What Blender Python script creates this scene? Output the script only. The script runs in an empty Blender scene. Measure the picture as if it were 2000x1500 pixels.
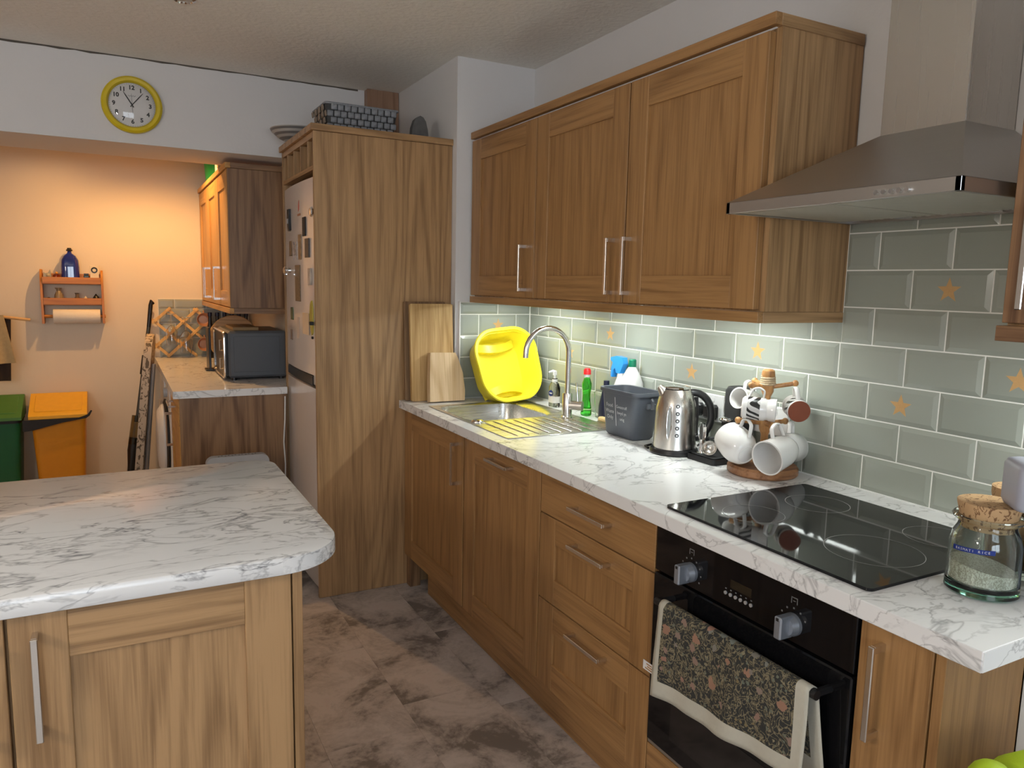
import bpy, bmesh, math, random
from math import sin, cos, pi, radians, sqrt
from mathutils import Vector as V, Matrix as M
random.seed(4)
S = bpy.context.scene
COL = S.collection
# ------------------------------------------------------------------ camera, world, exposure
cd = bpy.data.cameras.new('camera'); cam = bpy.data.objects.new('camera', cd); COL.objects.link(cam)
R_ = V((.88284439, -.46919533, .02101232)); F_ = V((.46763106, .87398011, -.13221176))
F_.normalize(); R_ = (R_ - F_ * R_.dot(F_)).normalized(); U_ = R_.cross(F_)
cam.matrix_world = M(((R_.x, U_.x, -F_.x, -1.8333), (R_.y, U_.y, -F_.y, -3.1732), (R_.z, U_.z, -F_.z, 1.4592), (0, 0, 0, 1)))
cd.sensor_width = 36; cd.lens = 1453.18 * 36 / 2000; cd.clip_start = .02
S.camera = cam
w = bpy.data.worlds.new('world'); S.world = w; w.use_nodes = True
w.node_tree.nodes['Background'].inputs[0].default_value = (.5, .62, .8, 1)
w.node_tree.nodes['Background'].inputs[1].default_value = .6
S.view_settings.view_transform = 'Standard'; S.view_settings.look = 'None'
S.view_settings.gamma = 1; S.view_settings.use_curve_mapping = False
S.view_settings.exposure = 0.0
E_LED, E_WARM, E_WIN, E_FILL = 86.0, 38.0, 8.5, 72.0
C_LED = (.93, 1.0, .955); C_WARM = (1.0, .54, .19); C_WIN = (.78, .885, 1.0); C_FILL = (1.0, .90, .78)

# ------------------------------------------------------------------ materials
def new(name):
    m = bpy.data.materials.new(name); m.use_nodes = True
    t = m.node_tree; b = t.nodes['Principled BSDF']
    return m, t, b
def nd(t, typ, **kw):
    n = t.nodes.new(typ)
    for k, v in kw.items():
        if k.startswith('i_'): n.inputs[int(k[2:])].default_value = v
        else: setattr(n, k, v)
    return n
def setp(b, **kw):
    for k, v in kw.items():
        k = k.replace('_', ' ')
        if k in b.inputs: b.inputs[k].default_value = v
def c4(c): return (c[0], c[1], c[2], 1)
def plain(name, col, rough=.5, metal=0, var=.06, vs=30, bump=0, bs=200, **kw):
    m, t, b = new(name)
    tc = nd(t, 'ShaderNodeTexCoord'); n = nd(t, 'ShaderNodeTexNoise'); n.inputs['Scale'].default_value = vs
    t.links.new(tc.outputs['Object'], n.inputs['Vector'])
    mx = nd(t, 'ShaderNodeMix', data_type='RGBA')
    mx.inputs[6].default_value = c4([max(0, x * (1 - var)) for x in col]); mx.inputs[7].default_value = c4([min(1, x * (1 + var)) for x in col])
    t.links.new(n.outputs['Fac'], mx.inputs[0]); t.links.new(mx.outputs[2], b.inputs['Base Color'])
    setp(b, Roughness=rough, Metallic=metal, **kw)
    if bump:
        n2 = nd(t, 'ShaderNodeTexNoise'); n2.inputs['Scale'].default_value = bs; n2.inputs['Detail'].default_value = 4
        t.links.new(tc.outputs['Object'], n2.inputs['Vector'])
        bp = nd(t, 'ShaderNodeBump'); bp.inputs['Strength'].default_value = bump; bp.inputs['Distance'].default_value = .004
        t.links.new(n2.outputs['Fac'], bp.inputs['Height']); t.links.new(bp.outputs[0], b.inputs['Normal'])
    return m
def mapped(t, sc, rnd=False):
    tc = nd(t, 'ShaderNodeTexCoord'); mp = nd(t, 'ShaderNodeMapping'); mp.inputs['Scale'].default_value = sc
    t.links.new(tc.outputs['Object'], mp.inputs['Vector'])
    if rnd:
        oi = nd(t, 'ShaderNodeObjectInfo'); mu = nd(t, 'ShaderNodeMath', operation='MULTIPLY'); mu.inputs[1].default_value = 40
        t.links.new(oi.outputs['Random'], mu.inputs[0]); t.links.new(mu.outputs[0], mp.inputs['Location'])
    return mp
def ramp(t, pts):
    r = nd(t, 'ShaderNodeValToRGB'); e = r.color_ramp.elements
    while len(e) < len(pts): e.new(.5)
    for q, (p, c) in zip(e, pts): q.position = p; q.color = c4(c)
    return r
def mottled(name, c1, c2, sc, thr, rough=.9):
    m, t, b = new(name); mp = mapped(t, (sc, sc, sc * .6)); n = nd(t, 'ShaderNodeTexNoise'); n.inputs['Scale'].default_value = 1; n.inputs['Detail'].default_value = 2; n.inputs['Distortion'].default_value = 1.2
    t.links.new(mp.outputs[0], n.inputs['Vector']); r = ramp(t, [(thr - .02, c1), (thr + .02, c2)]); t.links.new(n.outputs['Fac'], r.inputs[0]); t.links.new(r.outputs[0], b.inputs['Base Color']); setp(b, Roughness=rough); return m
def oak(name, dark, light, axis, rough=.42, cath=.8, k=1.0):
    m, t, b = new(name)
    def sc(a, l): return tuple(l if i == 'xyz'.index(axis) else a for i in range(3))
    mp = mapped(t, sc(34 * k, 1.5), True)
    n = nd(t, 'ShaderNodeTexNoise'); n.inputs['Scale'].default_value = 1; n.inputs['Detail'].default_value = 6
    n.inputs['Roughness'].default_value = .62; n.inputs['Distortion'].default_value = .7
    t.links.new(mp.outputs[0], n.inputs['Vector'])
    mp2 = mapped(t, sc(4.6 * k, .36), True)
    n0 = nd(t, 'ShaderNodeTexNoise'); n0.inputs['Scale'].default_value = 1; n0.inputs['Detail'].default_value = 2.5; n0.inputs['Roughness'].default_value = .35
    t.links.new(mp2.outputs[0], n0.inputs['Vector'])
    mu = nd(t, 'ShaderNodeMath', operation='MULTIPLY'); mu.inputs[1].default_value = 85
    fr = nd(t, 'ShaderNodeMath', operation='SINE'); t.links.new(n0.outputs['Fac'], mu.inputs[0]); t.links.new(mu.outputs[0], fr.inputs[0])
    ab = nd(t, 'ShaderNodeMath', operation='MULTIPLY_ADD'); ab.inputs[1].default_value = .5; ab.inputs[2].default_value = .5; t.links.new(fr.outputs[0], ab.inputs[0])
    pw = nd(t, 'ShaderNodeMath', operation='POWER'); pw.inputs[1].default_value = 2.6; t.links.new(ab.outputs[0], pw.inputs[0])
    mpf = mapped(t, sc(210 * k, 5), True)
    nf = nd(t, 'ShaderNodeTexNoise'); nf.inputs['Scale'].default_value = 1; nf.inputs['Detail'].default_value = 3
    t.links.new(mpf.outputs[0], nf.inputs['Vector'])
    a1 = nd(t, 'ShaderNodeMath', operation='MULTIPLY_ADD'); a1.inputs[1].default_value = -.26 * cath
    t.links.new(pw.outputs[0], a1.inputs[0]); t.links.new(n.outputs['Fac'], a1.inputs[2])
    a2 = nd(t, 'ShaderNodeMath', operation='MULTIPLY_ADD'); a2.inputs[1].default_value = .55
    t.links.new(nf.outputs['Fac'], a2.inputs[0]); t.links.new(a1.outputs[0], a2.inputs[2])
    r = ramp(t, [(.46, dark), (.86, light)]); t.links.new(a2.outputs[0], r.inputs[0]); t.links.new(r.outputs[0], b.inputs['Base Color'])
    bp = nd(t, 'ShaderNodeBump'); bp.inputs['Strength'].default_value = .12; bp.inputs['Distance'].default_value = .002
    t.links.new(a2.outputs[0], bp.inputs['Height']); t.links.new(bp.outputs[0], b.inputs['Normal'])
    setp(b, Roughness=rough)
    return m
def marble(name, sc=(5, 9, 9)):
    m, t, b = new(name)
    mp = mapped(t, sc)
    def vein(scale, width, dist, dx):
        n = nd(t, 'ShaderNodeTexNoise'); n.inputs['Scale'].default_value = scale; n.inputs['Detail'].default_value = 5
        n.inputs['Roughness'].default_value = .55; n.inputs['Distortion'].default_value = dist
        ad = nd(t, 'ShaderNodeVectorMath', operation='ADD'); ad.inputs[1].default_value = (dx, dx * 2, dx)
        t.links.new(mp.outputs[0], ad.inputs[0]); t.links.new(ad.outputs[0], n.inputs['Vector'])
        s = nd(t, 'ShaderNodeMath', operation='SUBTRACT'); s.inputs[1].default_value = .5; t.links.new(n.outputs['Fac'], s.inputs[0])
        ab = nd(t, 'ShaderNodeMath', operation='ABSOLUTE'); t.links.new(s.outputs[0], ab.inputs[0])
        mr = nd(t, 'ShaderNodeMapRange'); mr.inputs[1].default_value = 0; mr.inputs[2].default_value = width
        mr.inputs[3].default_value = 1; mr.inputs[4].default_value = 0; t.links.new(ab.outputs[0], mr.inputs[0])
        return mr.outputs[0]
    v1 = vein(1.0, .016, 1.0, 0); v2 = vein(2.4, .030, .7, 7)
    msk = nd(t, 'ShaderNodeTexNoise'); msk.inputs['Scale'].default_value = .8; t.links.new(mp.outputs[0], msk.inputs['Vector'])
    mr = nd(t, 'ShaderNodeMapRange'); mr.inputs[1].default_value = .42; mr.inputs[2].default_value = .62; t.links.new(msk.outputs['Fac'], mr.inputs[0])
    m2 = nd(t, 'ShaderNodeMath', operation='MULTIPLY'); t.links.new(v2, m2.inputs[0]); t.links.new(mr.outputs[0], m2.inputs[1])
    m1 = nd(t, 'ShaderNodeMath', operation='MULTIPLY_ADD'); m1.inputs[1].default_value = .55; t.links.new(v1, m1.inputs[0])
    m3 = nd(t, 'ShaderNodeMath', operation='MULTIPLY'); m3.inputs[1].default_value = .75; t.links.new(m2.outputs[0], m3.inputs[0]); t.links.new(m3.outputs[0], m1.inputs[2])
    r = ramp(t, [(0, (.80, .80, .80)), (.3, (.66, .66, .66)), (1, (.24, .24, .255))])
    t.links.new(m1.outputs[0], r.inputs[0]); t.links.new(r.outputs[0], b.inputs['Base Color'])
    setp(b, Roughness=.19)
    return m
def steel(name, col=(.62, .60, .57), rough=.3, axis='z', amt=.05):
    m, t, b = new(name)
    mp = mapped(t, tuple(2 if i == 'xyz'.index(axis) else 260 for i in range(3)))
    n = nd(t, 'ShaderNodeTexNoise'); n.inputs['Scale'].default_value = 1; n.inputs['Detail'].default_value = 3; t.links.new(mp.outputs[0], n.inputs['Vector'])
    mr = nd(t, 'ShaderNodeMapRange'); mr.inputs[3].default_value = max(.03, rough - amt); mr.inputs[4].default_value = rough + amt
    t.links.new(n.outputs['Fac'], mr.inputs[0]); t.links.new(mr.outputs[0], b.inputs['Roughness'])
    setp(b, Base_Color=c4(col), Metallic=1)
    return m
def glass(name, col=(1, 1, 1), rough=.02, ior=1.45):
    m, t, b = new(name); setp(b, Base_Color=c4(col), Roughness=rough, IOR=ior, Transmission_Weight=1)
    return m
def cover(name):   # thin clear window: see-through with a mirror gloss, no bending of light
    m, t, b = new(name); t.nodes.remove(b); tr = nd(t, 'ShaderNodeBsdfTransparent'); gl = nd(t, 'ShaderNodeBsdfGlossy'); gl.inputs['Roughness'].default_value = .03
    fr = nd(t, 'ShaderNodeFresnel'); fr.inputs[0].default_value = 1.5; mx = nd(t, 'ShaderNodeMixShader'); t.links.new(fr.outputs[0], mx.inputs[0]); t.links.new(tr.outputs[0], mx.inputs[1]); t.links.new(gl.outputs[0], mx.inputs[2])
    t.links.new(mx.outputs[0], t.nodes['Material Output'].inputs[0]); return m
def emit(name, col, s):
    m, t, b = new(name); setp(b, Base_Color=(0, 0, 0, 1), Emission_Color=c4(col), Emission_Strength=s); return m

PD, PL = (.245, .136, .058), (.440, .264, .124)
DD, DL = (.215, .106, .036), (.385, .208, .080)
OPz = oak('oak_panel_upright', PD, PL, 'z'); OPx = oak('oak_panel_along_x', PD, PL, 'x'); OPy = oak('oak_panel_along_y', PD, PL, 'y')
ODz = oak('oak_door_upright', DD, DL, 'z', cath=.45); ODx = oak('oak_door_along_x', DD, DL, 'x', cath=.45); ODy = oak('oak_door_along_y', DD, DL, 'y', cath=.45)
DKz = oak('dark_oak_upright', (.14, .070, .032), (.30, .170, .085), 'z'); DKx = oak('dark_oak_along_x', (.14, .070, .032), (.30, .170, .085), 'x')
HNz = oak('honey_oak_upright', (.42, .2, .05), (.62, .34, .1), 'z'); HNy = oak('honey_oak_along_y', (.42, .2, .05), (.62, .34, .1), 'y'); RACK = oak('rack_pine', (.62, .36, .10), (.8, .5, .17), 'z')
PINE = oak('orange_pine', (.38, .125, .012), (.55, .215, .022), 'x'); PINEz = oak('orange_pine_upright', (.36, .115, .012), (.52, .20, .022), 'z')
BEECH = oak('pale_beech', (.5, .28, .1), (.72, .46, .2), 'x')
ACAC = oak('acacia', (.16, .065, .025), (.36, .17, .075), 'x', .35); ACACz = oak('acacia_upright', (.3, .13, .04), (.52, .27, .1), 'z', .35)
BRDz = oak('board_oak', (.36, .2, .06), (.6, .39, .17), 'z', .6); BRDp = oak('board_pale', (.5, .33, .17), (.68, .5, .31), 'z', .6); BRDd = oak('board_dark', (.13, .07, .03), (.26, .15, .07), 'z', .6)
MARB = marble('marble_laminate', (2.6, 4.6, 5)); MARBI = marble('marble_laminate_island', (2.4, 6.5, 6)); MARBe = marble('marble_edge', (4, 4, 4))
WALL = plain('white_wall_paint', (.70, .69, .69), .85, var=.02, vs=6, bump=.15, bs=60)
CEIL = plain('textured_ceiling_paint', (.84, .82, .77), .9, var=.03, vs=5, bump=1.0, bs=45)
YWALL = plain('cream_wall_paint', (.78, .68, .54), .8, var=.02, vs=4, bump=.1, bs=60)
GROUT = plain('white_grout', (.86, .86, .82), .8, var=.03)
STEEL = steel('brushed_steel', (.50, .49, .475), .36, 'y'); STEELx = steel('brushed_steel_x', (.60, .59, .56), .28, 'x'); STEELz = steel('brushed_steel_z', (.62, .6, .57), .26, 'z')
CHROME = plain('satin_chrome', (.72, .69, .65), .22, 1, var=.02); POL = plain('polished_chrome', (.8, .8, .8), .06, 1, var=.01)
BLK = plain('black_plastic', (.012, .012, .013), .32, var=.1); BLKM = plain('matt_black', (.011, .011, .012), .6, var=.1)
BGLASS = plain('black_glass', (.006, .006, .007), .04, var=.05, Specular_IOR_Level=.3)
GREYP = plain('grey_plastic', (.085, .095, .115), .38, var=.05); LGREY = plain('pale_grey_plastic', (.42, .43, .45), .45, var=.04)
WHITE = plain('white_glaze', (.80, .79, .77), .12, var=.02, Coat_Weight=.4); WPLAS = plain('white_plastic', (.78, .78, .78), .35, var=.02)
FRIDGE = plain('white_fridge_enamel', (.66, .60, .56), .22, var=.02, Coat_Weight=.4)
YEL = plain('yellow_plastic', (.90, .77, .035), .30, var=.03); AMBER = plain('amber_bin_plastic', (.72, .29, .012), .4, var=.05); GRN = plain('green_bin_plastic', (.008, .12, .045), .4, var=.05); GRNL = plain('green_lid_plastic', (.07, .22, .045), .4, var=.05)
CORK = plain('cork', (.52, .33, .17), .8, var=.35, vs=160, bump=.3); RICE = plain('rice', (.72, .68, .58), .7, var=.3, vs=400, bump=.6, bs=420)
TEXTW = plain('white_print', (.75, .75, .75), .5, var=0); TEXTB = plain('black_print', (.02, .02, .02), .5, var=0); GREYPR = plain('grey_print', (.16, .16, .16), .4, var=0)
ROPE = plain('sisal_rope', (.52, .40, .26), .9, var=.3, vs=250, bump=.5); TERRA = plain('terracotta', (.22, .055, .022), .6, var=.1)
LINEN = plain('cream_linen', (.50, .48, .40), .9, var=.06, vs=80, bump=.2); TOWELT = plain('tan_towel', (.50, .37, .19), .95, var=.12, vs=60, bump=.4)
REDP = plain('red_plastic', (.75, .015, .02), .3); BLUEP = plain('blue_plastic', (.03, .32, .85), .3); NAVY = plain('navy_plastic', (.008, .012, .04), .35); GCAP = plain('green_cap', (.0, .17, .09), .35)
STARM = plain('orange_star_glaze', (.58, .35, .15), .3, var=.08, vs=200); LIME = plain('lime_plush', (.36, .50, .012), .65, var=.1, bump=.2)
TAPE = plain('blue_tape', (.008, .03, .22), .35); STONE = plain('grey_stone', (.10, .10, .10), .8, var=.3, vs=40, bump=.4)
JAR = glass('green_tinted_jar_glass', (.90, .975, .945)); CLEAR = glass('clear_glass'); GREENL = glass('green_liquid', (.10, .82, .08), .03, 1.35); BLUEG = plain('cobalt_glass', (.008, .025, .22), .05, var=.2, Coat_Weight=1.0)
SOAPL = glass('clear_soap', (.97, .95, .86), .05, 1.35)
TOYE = plain('black_bead', (.005, .005, .005), .15)

CORK = mottled('cork_bark', (.50, .315, .16), (.19, .095, .04), 120, .60, .85)
def tile_mat():
    m, t, b = new('sage_tile_glaze')
    oi = nd(t, 'ShaderNodeObjectInfo'); r = ramp(t, [(0, (.30, .325, .285)), (1, (.35, .375, .33))]); t.links.new(oi.outputs['Random'], r.inputs[0])
    t.links.new(r.outputs[0], b.inputs['Base Color']); setp(b, Roughness=.14, Coat_Weight=.3, Coat_Roughness=.05)
    mp = mapped(t, (9, 9, 9), True); n = nd(t, 'ShaderNodeTexNoise'); n.inputs['Scale'].default_value = 1; t.links.new(mp.outputs[0], n.inputs['Vector'])
    bp = nd(t, 'ShaderNodeBump'); bp.inputs['Strength'].default_value = .12; bp.inputs['Distance'].default_value = .004; t.links.new(n.outputs['Fac'], bp.inputs['Height']); t.links.new(bp.outputs[0], b.inputs['Normal'])
    return m
TILE = tile_mat()
def floor_mat():
    m, t, b = new('stone_vinyl')
    mp = mapped(t, (1, 1, 1), True)
    n = nd(t, 'ShaderNodeTexNoise'); n.inputs['Scale'].default_value = 4.5; n.inputs['Detail'].default_value = 7; n.inputs['Roughness'].default_value = .68; n.inputs['Distortion'].default_value = .5
    t.links.new(mp.outputs[0], n.inputs['Vector'])
    r = ramp(t, [(.38, (.19, .165, .148)), (.48, (.43, .375, .34)), (.60, (.57, .505, .465)), (.75, (.55, .455, .42))])
    n2 = nd(t, 'ShaderNodeTexNoise'); n2.inputs['Scale'].default_value = 55; n2.inputs['Detail'].default_value = 4; t.links.new(mp.outputs[0], n2.inputs['Vector'])
    ad = nd(t, 'ShaderNodeMath', operation='MULTIPLY_ADD'); ad.inputs[1].default_value = .16; t.links.new(n2.outputs['Fac'], ad.inputs[0]); t.links.new(n.outputs['Fac'], ad.inputs[2])
    sb = nd(t, 'ShaderNodeMath', operation='SUBTRACT'); sb.inputs[1].default_value = .08; t.links.new(ad.outputs[0], sb.inputs[0])
    t.links.new(sb.outputs[0], r.inputs[0]); t.links.new(r.outputs[0], b.inputs['Base Color']); setp(b, Roughness=.5)
    return m
FLOOR = floor_mat()
def floral():
    m, t, b = new('floral_print')
    mp = mapped(t, (1, 1, 1))
    def petals(scale, rad, seed):
        ad = nd(t, 'ShaderNodeVectorMath', operation='ADD'); ad.inputs[1].default_value = (seed, seed * 2, seed); t.links.new(mp.outputs[0], ad.inputs[0])
        wn_ = nd(t, 'ShaderNodeTexNoise'); wn_.inputs['Scale'].default_value = scale * 3.2; t.links.new(ad.outputs[0], wn_.inputs['Vector'])
        v = nd(t, 'ShaderNodeTexVoronoi'); v.inputs['Scale'].default_value = scale; t.links.new(ad.outputs[0], v.inputs['Vector'])
        q = nd(t, 'ShaderNodeMath', operation='MULTIPLY_ADD'); q.inputs[1].default_value = .55; t.links.new(wn_.outputs['Fac'], q.inputs[0]); t.links.new(v.outputs['Distance'], q.inputs[2])
        lt = nd(t, 'ShaderNodeMath', operation='LESS_THAN'); lt.inputs[1].default_value = rad + .275; t.links.new(q.outputs[0], lt.inputs[0])
        sp = nd(t, 'ShaderNodeSeparateColor'); t.links.new(v.outputs['Color'], sp.inputs[0]); return lt.outputs[0], sp
    n = nd(t, 'ShaderNodeTexNoise'); n.inputs['Scale'].default_value = 42; n.inputs['Detail'].default_value = 2; n.inputs['Distortion'].default_value = 2.2; t.links.new(mp.outputs[0], n.inputs['Vector'])
    s = nd(t, 'ShaderNodeMath', operation='SUBTRACT'); s.inputs[1].default_value = .5; t.links.new(n.outputs['Fac'], s.inputs[0])
    a = nd(t, 'ShaderNodeMath', operation='ABSOLUTE'); t.links.new(s.outputs[0], a.inputs[0])
    r = ramp(t, [(0, (.26, .23, .15)), (.03, (.15, .12, .07)), (.06, (.028, .030, .028)), (1, (.04, .034, .026))]); t.links.new(a.outputs[0], r.inputs[0])
    col = r.outputs[0]
    for scale, rad, seed, c1, c2, keep in ((62, .22, 3.1, (.13, .15, .12), (.20, .15, .07), .2), (30, .25, 9.7, (.34, .15, .10), (.16, .19, .17), .38), (15, .175, 5.3, (.33, .19, .12), (.28, .14, .11), .3)):
        f, sp = petals(scale, rad, seed)
        hs = nd(t, 'ShaderNodeMix', data_type='RGBA'); hs.inputs[6].default_value = c4(c1); hs.inputs[7].default_value = c4(c2); t.links.new(sp.outputs[0], hs.inputs[0])
        gt = nd(t, 'ShaderNodeMath', operation='GREATER_THAN'); gt.inputs[1].default_value = keep; t.links.new(sp.outputs[1], gt.inputs[0])
        ml = nd(t, 'ShaderNodeMath', operation='MULTIPLY'); t.links.new(f, ml.inputs[0]); t.links.new(gt.outputs[0], ml.inputs[1])
        mx = nd(t, 'ShaderNodeMix', data_type='RGBA'); t.links.new(ml.outputs[0], mx.inputs[0]); t.links.new(col, mx.inputs[6]); t.links.new(hs.outputs[2], mx.inputs[7]); col = mx.outputs[2]
    t.links.new(col, b.inputs['Base Color']); setp(b, Roughness=.95)
    return m
FLORAL = floral()
def banded(name, c1, c2, axis, sc, dist=0.0, rough=.3, thr=.5):
    m, t, b = new(name); mp = mapped(t, (1, 1, 1))
    wv = nd(t, 'ShaderNodeTexWave', bands_direction=axis); wv.inputs['Scale'].default_value = sc; wv.inputs['Distortion'].default_value = dist; wv.inputs['Detail'].default_value = 1
    t.links.new(mp.outputs[0], wv.inputs['Vector']); r = ramp(t, [(thr - .05, c1), (thr + .05, c2)]); t.links.new(wv.outputs['Fac'], r.inputs[0]); t.links.new(r.outputs[0], b.inputs['Base Color']); setp(b, Roughness=rough)
    return m
MUGP = banded('black_on_white_mug_print', (.02, .02, .02), (.62, .61, .60), 'DIAGONAL', 22, 6, .25, .45)
STRIPE = banded('grey_striped_glaze', (.14, .14, .14), (.40, .39, .37), 'Z', 16, 0, .4)
LEAFP = mottled('leaf_print_cloth', (.52, .44, .35), (.13, .105, .08), 48, .56)
RICE = mottled('rice_grains', (.50, .46, .36), (.80, .77, .68), 330, .50, .7)

# ------------------------------------------------------------------ mesh builder
class MB:
    def __init__(s): s.v = []; s.f = []; s.mi = []
    def add(s, vs, fs, mi=0):
        o = len(s.v); s.v += [tuple(q) for q in vs]; s.f += [tuple(o + i for i in f) for f in fs]; s.mi += [mi] * len(fs); return s
    def box(s, x0, x1, y0, y1, z0, z1, b=0, mi=0):
        lo = (min(x0, x1), min(y0, y1), min(z0, z1)); hi = (max(x0, x1), max(y0, y1), max(z0, z1))
        b = min(b, *[(hi[i] - lo[i]) * .49 for i in range(3)])
        if b <= 0:
            vs = [(hi[0] if i & 1 else lo[0], hi[1] if i & 2 else lo[1], hi[2] if i & 4 else lo[2]) for i in range(8)]
            return s.add(vs, [(0, 2, 3, 1), (4, 5, 7, 6), (0, 1, 5, 4), (2, 6, 7, 3), (0, 4, 6, 2), (1, 3, 7, 5)], mi)
        vs = []; ix = {}
        for c in range(8):
            for a in range(3):
                p = []
                for i in range(3):
                    top = (c >> i) & 1; e = hi[i] if top else lo[i]
                    p.append(e if i == a else (e - b if top else e + b))
                ix[c, a] = len(vs); vs.append(p)
        fs = []
        for a in range(3):
            o1, o2 = [i for i in range(3) if i != a]
            for sgn in (0, 1):
                cs = [(sgn << a) | (q1 << o1) | (q2 << o2) for q1, q2 in ((0, 0), (1, 0), (1, 1), (0, 1))]
                fs.append([ix[c, a] for c in cs])
            for q1 in (0, 1):
                for q2 in (0, 1):
                    c0 = (q1 << o1) | (q2 << o2); c1 = c0 | (1 << a)
                    fs.append([ix[c0, o1], ix[c1, o1], ix[c1, o2], ix[c0, o2]])
        for c in range(8): fs.append([ix[c, 0], ix[c, 1], ix[c, 2]])
        return s.add(vs, fs, mi)
    def loft(s, loops, cap0=True, cap1=True, closed=True, mi=0):
        n = len(loops[0]); vs = [q for l in loops for q in l]; fs = []
        for i in range(len(loops) - 1):
            for j in range(n if closed else n - 1):
                k = (j + 1) % n; fs.append((i * n + j, i * n + k, (i + 1) * n + k, (i + 1) * n + j))
        if cap0: fs.append(tuple(range(n)))
        if cap1: fs.append(tuple((len(loops) - 1) * n + j for j in range(n)))
        return s.add(vs, fs, mi)
    def lathe(s, prof, seg=24, c=(0, 0, 0), mi=0, cap0=True, cap1=True):
        L = []
        for r, z in prof:
            r = max(r, 1e-5); L.append([(c[0] + r * cos(2 * pi * j / seg), c[1] + r * sin(2 * pi * j / seg), c[2] + z) for j in range(seg)])
        return s.loft(L, cap0, cap1, True, mi)
    def tube(s, pts, r, seg=8, closed=False, mi=0):
        pts = [V(p) for p in pts]; n = len(pts); rs = r if isinstance(r, (list, tuple)) else [r] * n
        L = []; up = None
        for i, p in enumerate(pts):
            a = pts[(i - 1) % n] if closed or i > 0 else p; b = pts[(i + 1) % n] if closed or i < n - 1 else p
            d = (b - a).normalized()
            if up is None: up = d.orthogonal().normalized()
            up = (up - d * up.dot(d)).normalized(); sd = d.cross(up)
            L.append([tuple(p + (up * cos(2 * pi * j / seg) + sd * sin(2 * pi * j / seg)) * rs[i]) for j in range(seg)])
        if closed: L.append(L[0])
        return s.loft(L, not closed, not closed, True, mi)
    def cyl(s, p0, p1, r0, r1=None, seg=16, mi=0): return s.tube([p0, p1], [r0, r0 if r1 is None else r1], seg, mi=mi)
    def prism(s, poly, axis, a0, a1, mi=0):
        def P(u, v, a): return {'x': (a, u, v), 'y': (u, a, v), 'z': (u, v, a)}[axis]
        return s.loft([[P(u, v, a0) for u, v in poly], [P(u, v, a1) for u, v in poly]], mi=mi)
    def ball(s, c, r, seg=16, mi=0, sx=1, sy=1, sz=1):
        o = MB(); k = seg // 2; o.lathe([(r * sin(pi * i / k), -r * cos(pi * i / k)) for i in range(k + 1)], seg)
        return s.add([(c[0] + x * sx, c[1] + y * sy, c[2] + z * sz) for x, y, z in o.v], o.f, mi)
    def xf(s, m): s.v = [tuple(m @ V(q)) for q in s.v]; return s
    def join(s, o, mi=None):
        n = len(s.v); s.v += o.v; s.f += [tuple(n + i for i in f) for f in o.f]; s.mi += (o.mi if mi is None else [mi] * len(o.f)); return s
    def mesh(s, name, mats, off=(0, 0, 0), smooth=35, recalc=True):
        me = bpy.data.meshes.new(name)
        me.from_pydata([(q[0] - off[0], q[1] - off[1], q[2] - off[2]) for q in s.v], [], s.f)
        for m in (mats if isinstance(mats, (list, tuple)) else [mats]): me.materials.append(m)
        me.polygons.foreach_set('material_index', s.mi)
        bm = bmesh.new(); bm.from_mesh(me); bmesh.ops.remove_doubles(bm, verts=bm.verts, dist=1.5e-5)
        if recalc: bmesh.ops.recalc_face_normals(bm, faces=bm.faces)
        bm.to_mesh(me); bm.free()
        if smooth:
            me.shade_smooth(); me.set_sharp_from_angle(angle=radians(smooth))
        me.update(); return me
def link(o, parent=None):
    COL.objects.link(o)
    if parent is not None: o.parent = parent
    return o
class T:
    """an Empty at a thing's base; parts are given in world coordinates unless local=True"""
    def __init__(s, name, label=None, cat=None, loc=(0, 0, 0), mat=None, group=None, kind=None):
        s.e = bpy.data.objects.new(name, None); COL.objects.link(s.e); s.e.empty_display_size = .05
        s.local = mat is not None; s.off = (0, 0, 0) if s.local else tuple(loc)
        s.e.matrix_world = mat if s.local else M.Translation(loc)
        for k, v in (('label', label), ('category', cat), ('group', group), ('kind', kind)):
            if v: s.e[k] = v
    def part(s, name, mb, mats, parent=None, label=None, smooth=35, kind=None, recalc=True):
        o = bpy.data.objects.new(name, mb.mesh(name, mats, s.off, smooth, recalc)); link(o, parent or s.e)
        if label: o['label'] = label
        if kind: o['kind'] = kind
        return o
def solo(name, mb, mats, label, cat, loc=(0, 0, 0), group=None, smooth=35, mat=None, recalc=True):
    o = bpy.data.objects.new(name, mb.mesh(name, mats, (0, 0, 0) if mat else loc, smooth, recalc)); COL.objects.link(o)
    o.matrix_world = mat if mat else M.Translation(loc)
    o['label'] = label; o['category'] = cat
    if group: o['group'] = group
    return o
def struct(name, mb, mats, smooth=0, parent=None):
    o = bpy.data.objects.new(name, mb.mesh(name, mats, (0, 0, 0), smooth)); link(o, parent)
    if parent is None: o['kind'] = 'structure'
    return o
def axes(c, z, x):
    z = V(z).normalized(); x = V(x); x = (x - z * x.dot(z)).normalized(); y = z.cross(x)
    return M(((x.x, y.x, z.x, c[0]), (x.y, y.y, z.y, c[1]), (x.z, y.z, z.z, c[2]), (0, 0, 0, 1)))
def rrect(w, h, r, n=6, cx=0, cy=0):
    p = []
    for qx, qy, a0 in ((1, 1, 0), (-1, 1, 90), (-1, -1, 180), (1, -1, 270)):
        for i in range(n + 1):
            a = radians(a0 + 90 * i / n); p.append((cx + qx * (w / 2 - r) + r * cos(a), cy + qy * (h / 2 - r) + r * sin(a)))
    return p
def at_z(poly, z): return [(u, v, z) for u, v in poly]
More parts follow.
